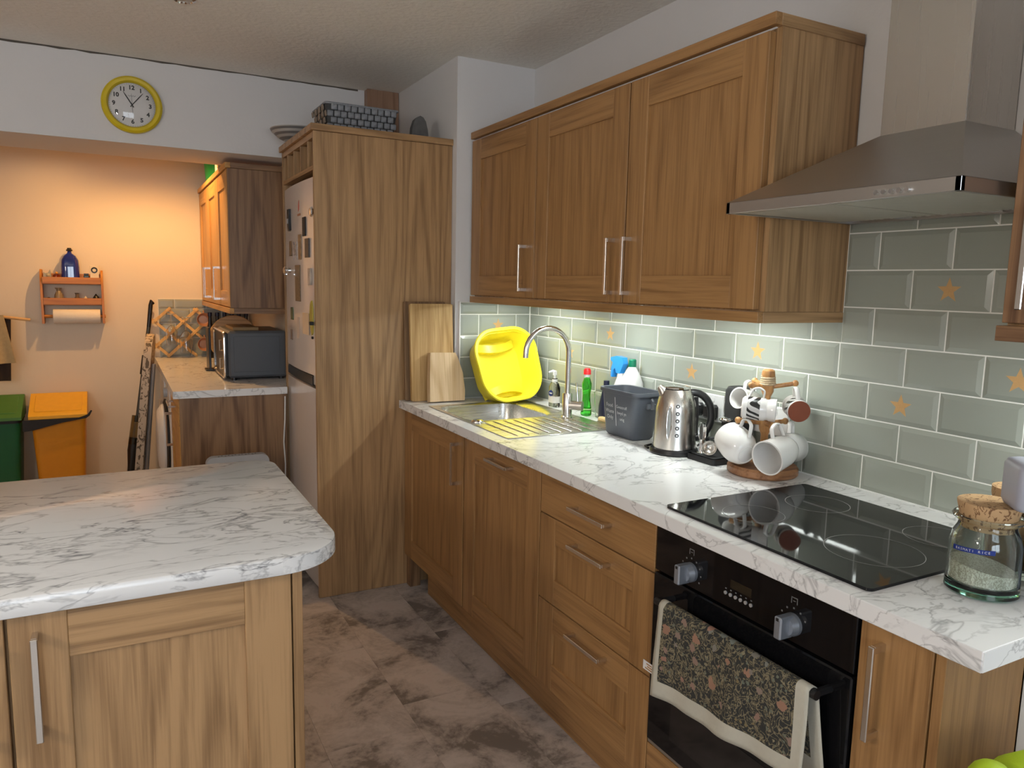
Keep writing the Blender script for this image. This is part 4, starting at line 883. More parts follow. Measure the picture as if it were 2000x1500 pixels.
for i in range(9):
    x = -.555 + i * .046; rb.tube([(x, -.545, zd - .001), (x, -.56, zd + .0004), (x, -.82, zd + .0004), (x, -.84, zd - .001)], .0026, 8)
t.part('drainer_rib', rb, STEELx, kind='stuff')
t.part('waste', MB().lathe([(0, .002), (.03, .002), (.040, .004), (.043, .001)], 28, (bcx, bcy, .748)), POL)
t.part('overflow_knob', MB().lathe([(0, .010), (.018, .010), (.024, .006), (.026, 0), (0, 0)], 24, (-.575, -.535, zd)), POL)
TXp, TY = -.174, -.566
t = T('mixer_tap', 'brushed steel swan-neck mixer tap behind the sink', 'tap', (TXp, TY, zd))
t.part('body', MB().lathe([(0, 0), (.024, 0), (.024, .004), (.0205, .006), (.0205, .098), (.018, .102), (0, .102)], 24, (TXp, TY, zd)), CHROME)
pts = [(TXp, TY, zd + .09), (TXp, TY, 1.185)]
for i in range(1, 15): a = radians(180 * i / 15); pts.append((TXp - .102 + .102 * cos(a), TY, 1.185 + .102 * sin(a)))
pts += [(TXp - .204, TY, 1.185), (TXp - .2045, TY, 1.168)]
t.part('spout', MB().tube(pts, .0112, 14), CHROME, smooth=60)
vb = t.part('valve', MB().cyl((TXp + .006, TY - .004, .965), (TXp + .044, TY - .050, .965), .020, seg=22), CHROME)
t.part('lever', MB().cyl((TXp + .030, TY - .034, .980), (TXp + .024, TY - .030, 1.062), .0045, .0035, seg=10), POL, vb)
# washing-up bowl leaning on the tiles
t = T('washing_up_bowl', 'bright yellow plastic washing-up bowl tipped up against the tiles', 'bowl', mat=None, loc=(0, 0, 0))
nrm = V((.0, -.94, .34)).normalized(); up = V((-.10, .335, .93)); xax = up.cross(nrm)
bpy.data.objects.remove(t.e)
t = T('washing_up_bowl', 'bright yellow plastic washing-up bowl tipped up against the tiles', 'bowl', mat=axes((-.212, -.108, 1.090), nrm, xax))
def bl(wd, ht, r, z): return at_z([(x * (1 - .10 * max(0, -y / .17)), y) for x, y in rrect(wd, ht, r, 9)], z)
bowl = MB().loft([bl(.290, .310, .09, .0), bl(.328, .350, .112, .0), bl(.335, .357, .115, .006), bl(.328, .350, .112, .012), bl(.305, .326, .102, .011), bl(.296, .316, .098, .002), bl(.268, .297, .085, -.100), bl(.245, .268, .08, -.118), bl(.10, .10, .045, -.121)], False, True)
bowl.loft([bl(.290, .310, .09, .0), bl(.302, .338, .10, -.004), bl(.282, .304, .088, -.104), bl(.25, .272, .082, -.126), bl(.10, .10, .045, -.128)], False, True)
t.part('shell', bowl, YEL, smooth=45)
for y, s in ((.098, 1), (-.098, -1)):
    P = [(-.10 + .2 * i / 12, y + s * .020 * (1 - ((i - 6) / 6) ** 2) * -1) for i in range(13)]
    m = MB().loft([[(x, yy, z0), (x, yy + s * .038, z0), (x, yy + s * .038, z0 - .03), (x, yy, z0 - .05)] for (x, yy), z0 in zip(P, [-.078 - .02 * abs((i - 6) / 6) ** 2 for i in range(13)])])
    t.part('ledge', m, YEL, smooth=50)
# chopping boards
def board(name, lab, cx, wd, ht, th, y0, lean, mt, poly=None, z0=WT + .0006):
    P = poly or [(x, z) for x, z in rrect(wd, ht, .008, 3, 0, ht / 2)]
    m = MB().loft([[(x, y, z) for x, z in (P if abs(y - th / 2) > 1e9 else P)] for y in (0, th)])
    if poly: m.mi[5] = 1
    return solo(name, m, mt, lab, 'chopping board', mat=M.Translation((cx, y0, z0 + th * sin(lean) + .0003)) @ M.Rotation(-lean, 4, 'X'))
board('chopping_board', 'tall dark wooden board at the back, mostly hidden by another', -.548, .206, .462, .012, .088, radians(3.4), BRDd)
board('chopping_board', 'tall honey coloured wooden board with darkened corners against the housing', -.527, .212, .452, .018, .050, radians(3.8), BRDz)
P = [(-.086, .0), (.088, .0), (.092, .05), (.086, .13), (.064, .205), (.053, .225), (-.072, .228), (-.08, .12)]
board('chopping_board', 'small thick pale wooden board with one sloping corner, in front', -.485, .17, .23, .036, -.022, radians(9.5), [BRDp, ACAC], P)
# soap, washing-up liquid, tumbler, sponge, bottles behind the caddy
t = T('soap_dispenser', 'clear pump bottle of hand soap behind the sink', 'soap', (-.072, -.295, WT))
sx, sy = -.072, -.295
t.part('bottle', MB().loft([at_z(rrect(a, b, min(a, b) * .42, 5, sx, sy), WT + z) for a, b, z in ((.038, .052, .0005), (.042, .060, .006), (.040, .058, .09), (.03, .042, .108), (.016, .016, .118))]), SOAPL)
t.part('label', MB().loft([at_z(rrect(.0425, .0605, .018, 5, sx, sy), WT + z) for z in (.02, .05)], False, False), plain('soap_label', (.70, .66, .62), .5))
t.part('roundel', MB().lathe([(0, 0), (.0145, 0), (.0145, .0006), (0, .0008)], 24).xf(axes((sx - .0206, sy - .004, WT + .063), (-1, -.25, 0), (0, -1, 0))), TAPE)
t.part('roundel_mark', MB().tube([(-.009 + .0018 * i, .0025 * sin(i * 1.5), .0012) for i in range(11)], .0013, 5).xf(axes((sx - .0206, sy - .004, WT + .063), (-1, -.25, 0), (.25, -1, 0))), TEXTW)
t.part('collar', MB().lathe([(0, .114), (.0125, .114), (.0125, .128), (.006, .131), (.0055, .150), (0, .150)], 16, (sx, sy, WT)), WPLAS)
t.part('pump_ring', MB().lathe([(.0128, .127), (.0128, .1305), (.006, .1305)], 16, (sx, sy, WT), cap0=False, cap1=False), BLK)
t.part('pump', MB().tube([(sx, sy, WT + .145), (sx, sy, WT + .160), (sx - .004, sy + .010, WT + .162), (sx - .022, sy + .018, WT + .156)], [.010, .010, .007, .0045], 10), WPLAS)
gx, gy = -.066, -.548
t = T('washing_up_liquid', 'green washing-up liquid bottle with a red cap by the tap', 'bottle', (gx, gy, WT))
t.part('bottle', MB().loft([at_z(rrect(a, b, min(a, b) * .46, 5, gx, gy), WT + z) for a, b, z in ((.036, .042, .0005), (.042, .050, .006), (.040, .047, .03), (.030, .036, .065), (.029, .034, .09), (.036, .044, .125), (.036, .044, .140), (.026, .030, .156), (.022, .022, .170))]), GREENL)
t.part('neck', MB().lathe([(0, .160), (.012, .160), (.0125, .178), (0, .178)], 16, (gx, gy, WT)), WPLAS)
t.part('cap', MB().lathe([(0, .178), (.0165, .178), (.0155, .197), (.010, .204), (0, .204)], 18, (gx, gy, WT)), REDP)
t.part('label', MB().loft([at_z(rrect(.0405, .0475, .019, 5, gx, gy), WT + z) for z in (.022, .032)], False, False), plain('green_label', (.55, .72, .35), .4))
t = T('tumbler', 'clear plastic tumbler beside the washing-up liquid', 'tumbler', (-.034, -.612, WT)); t.part('cup', MB().lathe([(0, .0006), (.020, .0006), (.028, .108), (.0265, .108), (.0188, .004), (0, .004)], 24, (-.034, -.606, WT)), CLEAR); t.part('rim', MB().tube([(-.034 + .0273 * cos(a * pi / 14), -.606 + .0273 * sin(a * pi / 14), WT + .108) for a in range(28)], .001, 6, True), CLEAR)
t = T('cleaner_bottle', 'dark navy bottle squeezed between the caddy and the tiles', 'bottle', (-.06, -.72, WT)); t.part('body', MB().loft([at_z(rrect(a, b, .012, 4, -.05, -.668), WT + z) for a, b, z in ((.05, .05, .0006), (.05, .048, .06), (.03, .026, .13), (.022, .02, .145))]), NAVY); t.part('cap', MB().cyl((-.05, -.668, WT + .145), (-.05, -.668, WT + .165), .012, seg=16), NAVY)
t = T('sponge', 'yellowish sponge lying beside the grey caddy', 'sponge', (-.085, -.72, WT)); t.part('foam', MB().box(-.105, -.078, -.79, -.69, WT + .0045, WT + .022, .005), plain('sponge_foam', (.72, .52, .24), .9, var=.2, vs=200, bump=.5)); t.part('scourer', MB().box(-.105, -.078, -.79, -.69, WT + .0008, WT + .005, .001), plain('scourer', (.25, .22, .1), .95))
t = T('spray_bottle', 'trigger spray bottle with a blue head behind the grey caddy', 'bottle', (-.042, -.752, WT)); wx, wy = -.042, -.752
t.part('bottle', MB().loft([at_z(rrect(a, b, min(a, b) * .4, 5, wx, wy), WT + z) for a, b, z in ((.05, .07, .0006), (.054, .076, .006), (.052, .074, .13), (.024, .026, .19), (.022, .022, .205))]), WPLAS)
t.part('trigger_head', MB().prism([(-.695, 1.166), (-.698, 1.176), (-.735, 1.184), (-.775, 1.180), (-.782, 1.155), (-.76, 1.115), (-.735, 1.115), (-.728, 1.135), (-.716, 1.125), (-.708, 1.095), (-.700, 1.098), (-.703, 1.135), (-.712, 1.155)], 'x', wx - .012, wx + .012), BLUEP)
t = T('bleach_bottle', 'white bottle with a green cap standing behind the grey caddy', 'bottle', (-.046, -.835, WT)); wx, wy = -.046, -.832
t.part('bottle', MB().loft([at_z(rrect(a, b, min(a, b) * .35, 5, wx, wy), WT + z) for a, b, z in ((.06, .085, .0006), (.064, .092, .006), (.064, .092, .175), (.05, .07, .205), (.026, .028, .238), (.024, .024, .245))]), WPLAS)
t.part('cap', MB().lathe([(0, .240), (.0155, .240), (.0150, .266), (.012, .270), (0, .270)], 20, (wx, wy, WT)), GCAP)
# food caddy
t = T('food_caddy', 'grey plastic food waste caddy with white lettering', 'caddy', (-.16, -.98, WT))
def cl(x0, x1, y0, y1, r, z): return at_z(rrect(x1 - x0, y1 - y0, r, 6, (x0 + x1) / 2, (y0 + y1) / 2), z)
tx0, tx1, ty0, ty1, tz = -.236, -.092, -1.105, -.872, 1.088
t.part('body', MB().loft([cl(-.206, -.118, -1.063, -.897, .02, WT + .0006), cl(-.213, -.112, -1.072, -.888, .024, WT + .010), cl(-.228, -.098, -1.095, -.880, .028, 1.072), cl(tx0, tx1, ty0, ty1, .03, 1.074), cl(tx0 - .002, tx1 + .002, ty0 - .002, ty1 + .002, .031, 1.08), cl(tx0, tx1, ty0, ty1, .03, tz), cl(tx0 + .009, tx1 - .009, ty0 + .009, ty1 - .009, .026, tz - .001), cl(-.208, -.118, -1.066, -.894, .022, WT + .012)]), GREYP, smooth=40)
nrm = V((-1, 0, -.10)).normalized(); fm = axes((-.2246, -.978, 1.004), nrm, (0, -1, 0))
tx = MB().join(text_mb('Food\nWaste\nOnly', .0195, 'CENTER', spacing=1.15).xf(M.Translation((-.036, 0, .0007)))).join(text_mb('Gwastraff\nbwyd yn\nunig', .0165, 'CENTER', spacing=1.35).xf(M.Translation((.037, 0, .0007))))
tx.box(-.0012, .0012, -.052, .056, .0003, .0008)
t.part('lettering', tx.xf(fm), plain('caddy_print', (.62, .64, .66), .5), smooth=0, recalc=False, kind='stuff')
t.part('handle', MB().tube([(-.165, -1.107, 1.066), (-.165, -1.114, 1.06), (-.165, -1.114, 1.03)], .006, 8).box(-.185, -.145, -1.113, -1.100, 1.03, 1.05, .003), GREYP)
# kettle
kx, ky = -.185, -1.262
t = T('kettle', 'brushed steel electric kettle with a black loop handle', 'kettle', (kx, ky, WT))
t.part('base', MB().lathe([(0, .0006), (.080, .0006), (.082, .006), (.078, .017), (.070, .019), (0, .019)], 40, (kx, ky, WT)), BLK)
t.part('cable_tidy', MB().tube([(kx + .0 - .05, ky + .075, WT + .004), (kx - .045, ky + .098, WT + .006), (kx - .02, ky + .095, WT + .01)], .004, 8), BLK)
def kr(z): 
    z = (z - .019) / .196; return .0705 - .005 * z - .020 * max(0, (z - .62) / .38) ** 2.0
t.part('body', MB().lathe([(0, .020)] + [(kr(.020 + .0098 * i), .020 + .0098 * i) for i in range(21)] + [(0, .217)], 48, (kx, ky, WT)), STEELz, smooth=50)
t.part('lid', MB().lathe([(0, .217), (.040, .217), (.043, .219), (.041, .224), (.03, .228), (0, .229)], 36, (kx, ky, WT)), POL)
r3 = V((.883, -.469, 0)).normalized(); f3 = V((.469, .883, 0)).normalized()   # handle and dial directions
K = V((kx, ky, WT))
t.part('spout', MB().tube([K - r3 * .040 + V((0, 0, .196)), K - r3 * .052 + V((0, 0, .217)), K - r3 * .060 + V((0, 0, .225))], [.020, .014, .008], 12), STEELz)
hp = [K + r3 * .042 + V((0, 0, .205))] + [K + r3 * (.058 + .062 * sin(a)) + V((0, 0, .127 + .078 * cos(a))) for a in [pi * (i / 12) for i in range(0, 13)]]
t.part('handle', MB().tube(hp, [.012] + [.0125] * 12 + [.010], 12), BLK, smooth=60)
t.part('handle_back', MB().tube([K + r3 * .066 + V((0, 0, .19)), K + r3 * .071 + V((0, 0, .13)), K + r3 * .070 + V((0, 0, .045))], [.007, .006, .005], 8), BLK)
def on_k(ang, z, off=0.0):   # a point on the kettle wall; ang measured from the camera-facing front
    d = (-f3 * cos(ang) + r3 * sin(ang)); return K + d * (kr(z) + off) + V((0, 0, z)), d
m = MB(); L = []
for i in range(13):
    z = .062 + .098 * i / 12; hw = .085 * (1 if 0 < i < 12 else .55); L.append([tuple(on_k(-.52 - hw + 2 * hw * k / 4, z, .0012 if 0 < k < 4 else .0006)[0]) for k in range(5)])
t.part('water_window', m.loft(L, False, False, False), plain('grey_window', (.30, .31, .31), .25), smooth=60)
m = MB(); pts = [tuple(on_k(-.52 + .115 * cos(a), .111 + .056 * sin(a), .0006)[0]) for a in [2 * pi * i / 28 for i in range(28)]]
t.part('window_rim', m.tube(pts, .0016, 6, True), POL)
for i in range(5):
    p, d = on_k(-.13, .070 + .024 * i, .0); t.part('temperature_dot', MB().lathe([(0, .0012), (.0062, .0012), (.0066, 0), (0, 0)], 16).xf(axes(p, d, (0, 0, 1))), BLK)
    t.part('dot_centre', MB().lathe([(0, .0018), (.0032, .0018), (.0034, 0), (0, 0)], 12).xf(axes(p, d, (0, 0, 1))), WPLAS)
# sockets
def socket(lab, y0, y1, z0, z1):
    t = T('double_socket', lab, 'socket', (-.007, (y0 + y1) / 2, (z0 + z1) / 2))
    t.part('plate', MB().box(-.0175, -.0066, y0, y1, z0, z1, .003), WPLAS)
    for y in (y0 + (y1 - y0) * .3, y0 + (y1 - y0) * .7): t.part('switch', MB().box(-.0195, -.017, y - .006, y + .006, z1 - .026, z1 - .008, .001), WPLAS)
    return t
socket('white double socket on the tiles between the kettle and the coffee machine', -1.305, -1.150, 1.005, 1.098)
socket('white double socket on the tiles behind the mug tree', -1.585, -1.425, 1.005, 1.098)
t = T('plug', 'black plug in the socket behind the kettle', 'plug', (-.02, -1.265, 1.04)); t.part('body', MB().box(-.05, -.0178, -1.292, -1.238, 1.015, 1.066, .008), BLK); t.part('cable', MB().tube([(-.035, -1.265, 1.016), (-.04, -1.268, .98), (-.05, -1.27, .95), (-.07, -1.262, .93), (-.06, -1.24, .918)], .0035, 8), BLK)
t = T('plug', 'second black plug turned downwards on the same socket', 'plug', (-.02, -1.20, 1.04)); t.part('body', MB().box(-.048, -.0178, -1.222, -1.172, 1.018, 1.064, .008), BLK); t.part('cable', MB().tube([(-.035, -1.2, 1.02), (-.05, -1.21, .97), (-.06, -1.22, .93), (-.09, -1.235, .916)], .0035, 8), BLK)
random.seed(11); m = MB(); 
pts = []
for i in range(40):
    a = i * .95; pts.append((-.092 + .020 * cos(a) + .006 * random.random(), -1.335 + .024 * sin(a) + .005 * random.random(), WT + .006 + .0013 * i + .004 * random.random()))
solo('charging_cable', m.tube(pts, .0026, 6), BLK, 'tangle of thin black charging cable behind the kettle', 'cable', (-.09, -1.335, WT), smooth=60)
# coffee machine with tray
t = T('coffee_machine', 'black pod coffee machine with a chrome lever and drip tray', 'coffee machine', (-.12, -1.42, WT))
t.part('drip_tray', MB().loft([cl(-.205, -.03, -1.47, -1.345, .012, WT + z) for z in (.0006, .020)]).loft([cl(-.205, -.03, -1.47, -1.345, .012, WT + .020), cl(-.197, -.04, -1.462, -1.353, .010, WT + .020), cl(-.195, -.04, -1.46, -1.355, .010, WT + .014)], False, True), BLKM)
t.part('column', MB().loft([cl(-.100, -.020, -1.462, -1.385, .022, z) for z in (WT + .02, 1.135)] + [cl(-.094, -.026, -1.456, -1.391, .02, 1.148)]), BLKM)
t.part('side_bracket', MB().tube([(-.075, y, z) for y, z in rrect(.014, .062, .006, 3, -1.380, 1.085)], .0028, 8, True), CHROME)
t.part('lever', MB().ball((-.118, -1.425, 1.045), .022, 16, sz=.42), POL)
t.part('spout', MB().box(-.125, -.099, -1.438, -1.410, 1.025, 1.045, .004), BLK)
t = T('bottle_stopper', 'clear topped chrome bottle stopper standing on the drip tray', 'stopper', (-.165, -1.36, WT + .015))
t.part('top', MB().loft([at_z(rrect(a, b, min(a, b) * .4, 4, -.165, -1.372), WT + z) for a, b, z in ((.012, .018, .062), (.016, .026, .075), (.016, .028, .105), (.010, .018, .118))]), CLEAR); t.part('shank', MB().lathe([(0, .0155), (.018, .0155), (.019, .022), (.010, .026), (.008, .036), (.0075, .064), (0, .064)], 18, (-.165, -1.372, WT)), POL)
t = T('scoop', 'round steel coffee scoop leaning on the drip tray', 'scoop', (-.17, -1.42, WT + .02)); t.part('bowl', MB().lathe([(0, 0), (.012, .003), (.021, .012), (.023, .018), (.0215, .018), (.0195, .013), (.011, .005), (0, .002)], 24).xf(axes((-.168, -1.412, WT + .040), (-.6, -.55, .35), (0, 0, 1))), STEELz); t.part('stem', MB().tube([(-.150, -1.400, WT + .022), (-.110, -1.372, WT + .018)], .003, 8), POL)
# mug tree
mx, my = -.122, -1.592
t = T('mug_tree', 'two-tier wooden mug tree with a rope-bound top on a round base', 'mug tree', (mx, my, WT))
t.part('base', MB().lathe([(0, .0006), (.098, .0006), (.103, .006), (.103, .022), (.098, .029), (0, .030)], 48, (mx, my, WT)), ACAC)
t.part('pole', MB().lathe([(0, .03), (.013, .03), (.011, .05), (.011, .12), (.017, .135), (.019, .15), (.017, .165), (.011, .175), (.011, .235), (.018, .25), (.018, .268), (.012, .275), (.012, .29)], 20, (mx, my, WT)), ACACz)
t.part('rope_binding', MB().tube([(mx + (.021 - .00006 * i) * cos(i * .55), my + (.021 - .00006 * i) * sin(i * .55), WT + .268 + .00055 * i) for i in range(52)], .0036, 6), ROPE)
t.part('finial', MB().lathe([(0, .29), (.016, .29), (.020, .298), (.018, .312), (.012, .317), (0, .318)], 20, (mx, my, WT)), ACACz)
t.part('arm', MB().tube([(mx, my, 1.172), (mx + .062, my - .044, 1.186)], [.007, .0065], 10).ball((mx + .064, my - .0455, 1.187), .010, 12), ACACz)
t.part('arm', MB().tube([(mx, my, 1.172), (mx - .055, my + .01, 1.180)], [.007, .0065], 10).ball((mx - .056, my + .010, 1.18), .010, 12), ACACz)
t.part('arm', MB().tube([(mx, my, 1.172), (mx + .02, my + .07, 1.182)], [.007, .0065], 10).ball((mx + .02, my + .071, 1.182), .010, 12), ACACz)
t.part('arm', MB().tube([(mx, my, 1.063), (mx - .075, my + .035, 1.072)], [.007, .0065], 10).ball((mx - .076, my + .035, 1.072), .010, 12), ACACz)
t.part('arm', MB().tube([(mx, my, 1.063), (mx - .040, my - .062, 1.068)], [.007, .0065], 10).ball((mx - .041, my - .063, 1.068), .010, 12), ACACz)
t.part('arm', MB().tube([(mx, my, 1.063), (mx + .055, my - .025, 1.070)], [.007, .0065], 10).ball((mx + .056, my - .025, 1.07), .010, 12), ACACz)
def mug(lab, c, ax, up, prof, mats, hz, hr, inner=WHITE, band=None, bottom=None, th=.004):
    t = T('mug', lab, 'mug', mat=axes(c, ax, up), group='mugs on the mug tree')
    inn = [(max(r - th, 0), max(z, prof[0][1] + .006)) for r, z in prof[::-1]]
    t.part('body', MB().lathe(prof + inn, 40), mats, smooth=50)
    r0 = max(r for r, z in prof)
    hp = [(r0 - .004, 0, hz[1]), (r0 + hr * .7, 0, hz[1] + .002), (r0 + hr, 0, (hz[0] + hz[1]) / 2 + .008), (r0 + hr * .85, 0, hz[0] + .012), (r0 - .006, 0, hz[0])]
    P = []
    for i in range(len(hp) - 1):
        a, b = V(hp[i]), V(hp[i + 1]); P += [a.lerp(b, k / 4) for k in range(4)]
    P.append(V(hp[-1])); Q = [P[0]] + [(P[i - 1] + P[i] * 2 + P[i + 1]) / 4 for i in range(1, len(P) - 1)] + [P[-1]]
    L = []
    for i, p in enumerate(Q):
        d = (Q[min(i + 1, len(Q) - 1)] - Q[max(i - 1, 0)]).normalized(); nx = d.cross(V((0, 1, 0))).normalized()
        L.append([tuple(p + nx * (.0032 * cos(a)) + V((0, 1, 0)) * (.0068 * sin(a))) for a in [2 * pi * j / 10 for j in range(10)]])
    t.part('handle', MB().loft(L), WHITE, smooth=60)
    if band: t.part('pattern_band', MB().lathe([(band[0] + .0005, band[1]), (band[0] + .0005, band[2])], 40, cap0=False, cap1=False), MUGP)
    if bottom: t.part('foot', MB().lathe([(0, -.0008), (bottom - .002, -.0008), (bottom, .0006), (0, .0006)], 32), TERRA)
    else: t.part('foot_ring', MB().lathe([(prof[1][0] - .006, prof[1][1] + .001), (prof[1][0] - .004, prof[1][1] - .0015), (prof[1][0] - .001, prof[1][1] - .0015), (prof[1][0], prof[1][1] + .001)], 32, cap0=False, cap1=False), WHITE)
    return t
rr, uu, ff = R_, U_, F_
cylL = [(0, 0), (.030, 0), (.034, .003), (.034, .062), (.031, .066), (.031, .072), (.033, .076), (.0345, .094)]
cyl_p = [(0, 0), (.030, 0), (.0325, .003), (.0325, .064), (.0335, .070)]
rnd_p = [(0, 0), (.030, 0), (.040, .008), (.0505, .03), (.0535, .052), (.0515, .080), (.047, .102)]
tulS = [(0, 0), (.024, 0), (.029, .004), (.037, .02), (.041, .042), (.042, .068), (.044, .096)]
tul_p = [(0, 0), (.026, 0), (.032, .004), (.042, .022), (.0465, .048), (.048, .078), (.0505, .112)]
def C(px): return V(px)
a = (rr * .90 - ff * .36 - uu * .10).normalized(); mc0 = V((-.170, -1.610, 1.112))
mug('small patterned mug with black zigzag band, its mouth towards the hob', mc0 - a * .047, a, uu * 1.0 - rr * .1, cylL, WHITE, (.014, .056), .028, band=(.034, .014, .050))
a = (ff * .93 + uu * .22 + rr * .12).normalized(); mc1 = V((-.076, -1.668, 1.113))
mug('small patterned mug hanging with its terracotta foot outwards', mc1 - a * .02, a, uu - rr * .05, cyl_p, WHITE, (.014, .052), .030, band=(.0325, .008, .040), bottom=.0318)
a = (-rr * .75 - ff * .55 + uu * .15).normalized(); mc2 = V((-.108, -1.498, 1.120))
mug('small plain white mug hanging on the upper tier by the coffee machine', mc2 - a * .03, a, uu + rr * .3, cyl_p, WHITE, (.014, .052), .026)
a = (ff * .80 - rr * .28 + uu * .5).normalized(); mc3 = V((-.213, -1.575, 1.000))
mug('large round white mug on the lower tier showing its foot ring', mc3 - a * .05, a, uu * 1 - ff * .4 + rr * .25, rnd_p, WHITE, (.02, .07), .034)
a = (-rr * .78 - ff * .56 - uu * .22).normalized(); mc4 = V((-.166, -1.690, .997))
mug('large white mug on the lower tier with its mouth wide open to view', mc4 - a * .055, a, uu + rr * .05, tul_p, WHITE, (.025, .075), .036)
a = (rr * .45 + ff * .7 - uu * .1).normalized(); mc5 = V((-.062, -1.640, .996))
mug('large white mug behind, on the lower tier next to the tiles', mc5 - a * .05, a, uu, tulS, WHITE, (.022, .066), .032)
# rice jar, second jar, tin, radio
jx, jy, jr = -.424, -2.416, .0605
t = T('rice_jar', 'green-tinted glass jar of rice with a cork lid and blue label', 'jar', (jx, jy, WT))
t.part('glass', MB().lathe([(0, .0150), (.0602, .0150), (jr, .02), (jr - .002, .095), (jr - .006, .112), (.048, .124), (.0465, .132), (.057, .140), (.0585, .144), (.056, .147), (.0475, .146), (.0445, .136), (.0445, .124), (jr - .0095, .108), (jr - .0055, .094), (jr - .0045, .022), (.050, .0185), (0, .0178)], 56, (jx, jy, WT)), JAR, smooth=50)
t.part('glass_foot', MB().lathe([(0, .0008), (.056, .0008), (jr + .001, .005), (jr, .0146), (0, .0146)], 56, (jx, jy, WT)), glass('green_bottle_glass', (.25, .62, .47)), smooth=50)
t.part('cork', MB().lathe([(0, .122), (.0436, .122), (.0455, .140), (.0525, .168), (.0525, .171), (.0515, .172), (0, .172)], 40, (jx, jy, WT)), CORK)
n = 40; L = []
for k in range(7):
    r = (jr - .0052) * k / 6; L.append([(jx + max(r, 1e-5) * cos(2 * pi * j / n), jy + max(r, 1e-5) * sin(2 * pi * j / n), WT + .052 + .010 * (r / jr) * cos(2 * pi * j / n - 2.2)) for j in range(n)])
L.append([(jx + (jr - .006) * cos(2 * pi * j / n), jy + (jr - .006) * sin(2 * pi * j / n), WT + .025) for j in range(n)]); L.append([(jx + .047 * cos(2 * pi * j / n), jy + .048 * sin(2 * pi * j / n), WT + .0195) for j in range(n)])
t.part('rice', MB().loft(L), RICE, smooth=50, kind='stuff')
tp = MB(); a0 = math.atan2(-3.17 - jy, -1.83 - jx); L = []; A0, A1 = a0 - .95, a0 + .30
for i in range(17):
    a = A1 - .02 - (A1 - A0) * i / 16 * 1 ; rr_ = jr + .0006 - .0018 * .9; zc = WT + .0925 - .006 * (i / 16)
    L.append([(jx + (jr - .0008) * cos(a), jy + (jr - .0008) * sin(a), zc - .0045), (jx + (jr - .0008) * cos(a), jy + (jr - .0008) * sin(a), zc + .0045)])
L = [list(q) for q in L]
tp.loft([[q[0] for q in L], [q[1] for q in L]], False, False, False)
t.part('label', tp, TAPE, smooth=60)
s = 'BASMATI RICE'; lm = MB()
for i, ch in enumerate(s):
    if ch == ' ': continue
    u = .13 + .74 * i / (len(s) - 1); a = A1 - .02 - (A1 - A0) * (1 - u) if False else A1 - .02 - (A1 - A0) * (1 - u)
    u2 = (A1 - .02 - a) / (A1 - A0); d = V((cos(a), sin(a), 0)); sd = V((-sin(a), cos(a), 0))
    lm.join(text_mb(ch, .0062).xf(axes((jx + (jr + .0002) * cos(a), jy + (jr + .0002) * sin(a), WT + .0925 - .006 * u2), d, sd)))
t.part('label_text', lm, TEXTW, smooth=0, recalc=False, kind='stuff')
t = T('storage_jar', 'second cork-lidded glass jar behind the rice jar', 'jar', (-.268, -2.378, WT)); qx, qy = -.268, -2.385
t.part('glass', MB().lathe([(0, .0008), (.052, .0008), (.056, .006), (.054, .1), (.044, .122), (.045, .136), (.053, .142), (.051, .145), (.043, .143), (.040, .125), (.049, .1), (.051, .02), (0, .015)], 40, (qx, qy, WT)), JAR, smooth=50)
t.part('cork', MB().lathe([(0, .12), (.0395, .12), (.047, .16), (.047, .1725), (0, .1735)], 32, (qx, qy, WT)), CORK)
t.part('lentils', MB().lathe([(0, .0165), (.049, .021), (.049, .08), (0, .084)], 32, (qx, qy, WT)), plain('lentils', (.35, .16, .06), .8, var=.4, vs=300), kind='stuff')
t = T('storage_tin', 'dark grey storage tin behind the rice jar, under the radio', 'tin', (-.33, -2.51, WT)); t.part('body', MB().box(-.352, -.245, -2.556, -2.452, WT + .0008, WT + .150, .006), GREYP); t.part('lid', MB().box(-.355, -.242, -2.559, -2.449, WT + .150, WT + .1722, .004), plain('tin_lid', (.06, .065, .075), .4))
e1 = V((.06, .065, 0)).normalized(); e2 = V((.735, -.68, 0)).normalized(); c0 = V((-.474, -2.488, WT + .1742))
t = T('radio', 'pale lavender-grey radio with rounded edges resting on the jar lids', 'radio', mat=axes(c0 + e1 * .044 + e2 * .085, (0, 0, 1), e2))
t.part('case', MB().loft([at_z(rrect(.17 - q, .088 - q, .014, 5), z) for q, z in ((.022, 0), (.008, .003), (0, .012), (0, .076), (.008, .085), (.024, .088))]), plain('lavender_grey', (.36, .37, .44), .4, var=.02), smooth=50)
t.part('carry_handle', MB().tube([(-.055, 0, .084), (-.05, 0, .094), (-.03, 0, .096), (.03, 0, .096), (.05, 0, .094), (.055, 0, .084)], .004, 8), CHROME)
t.part('speaker_grille', MB().loft([[(x, y, z) for x, z in rrect(.12, .055, .01, 4, 0, .044)] for y in (-.0445, -.0435)]), plain('grille_grey', (.25, .26, .31), .7, bump=.4, bs=900))
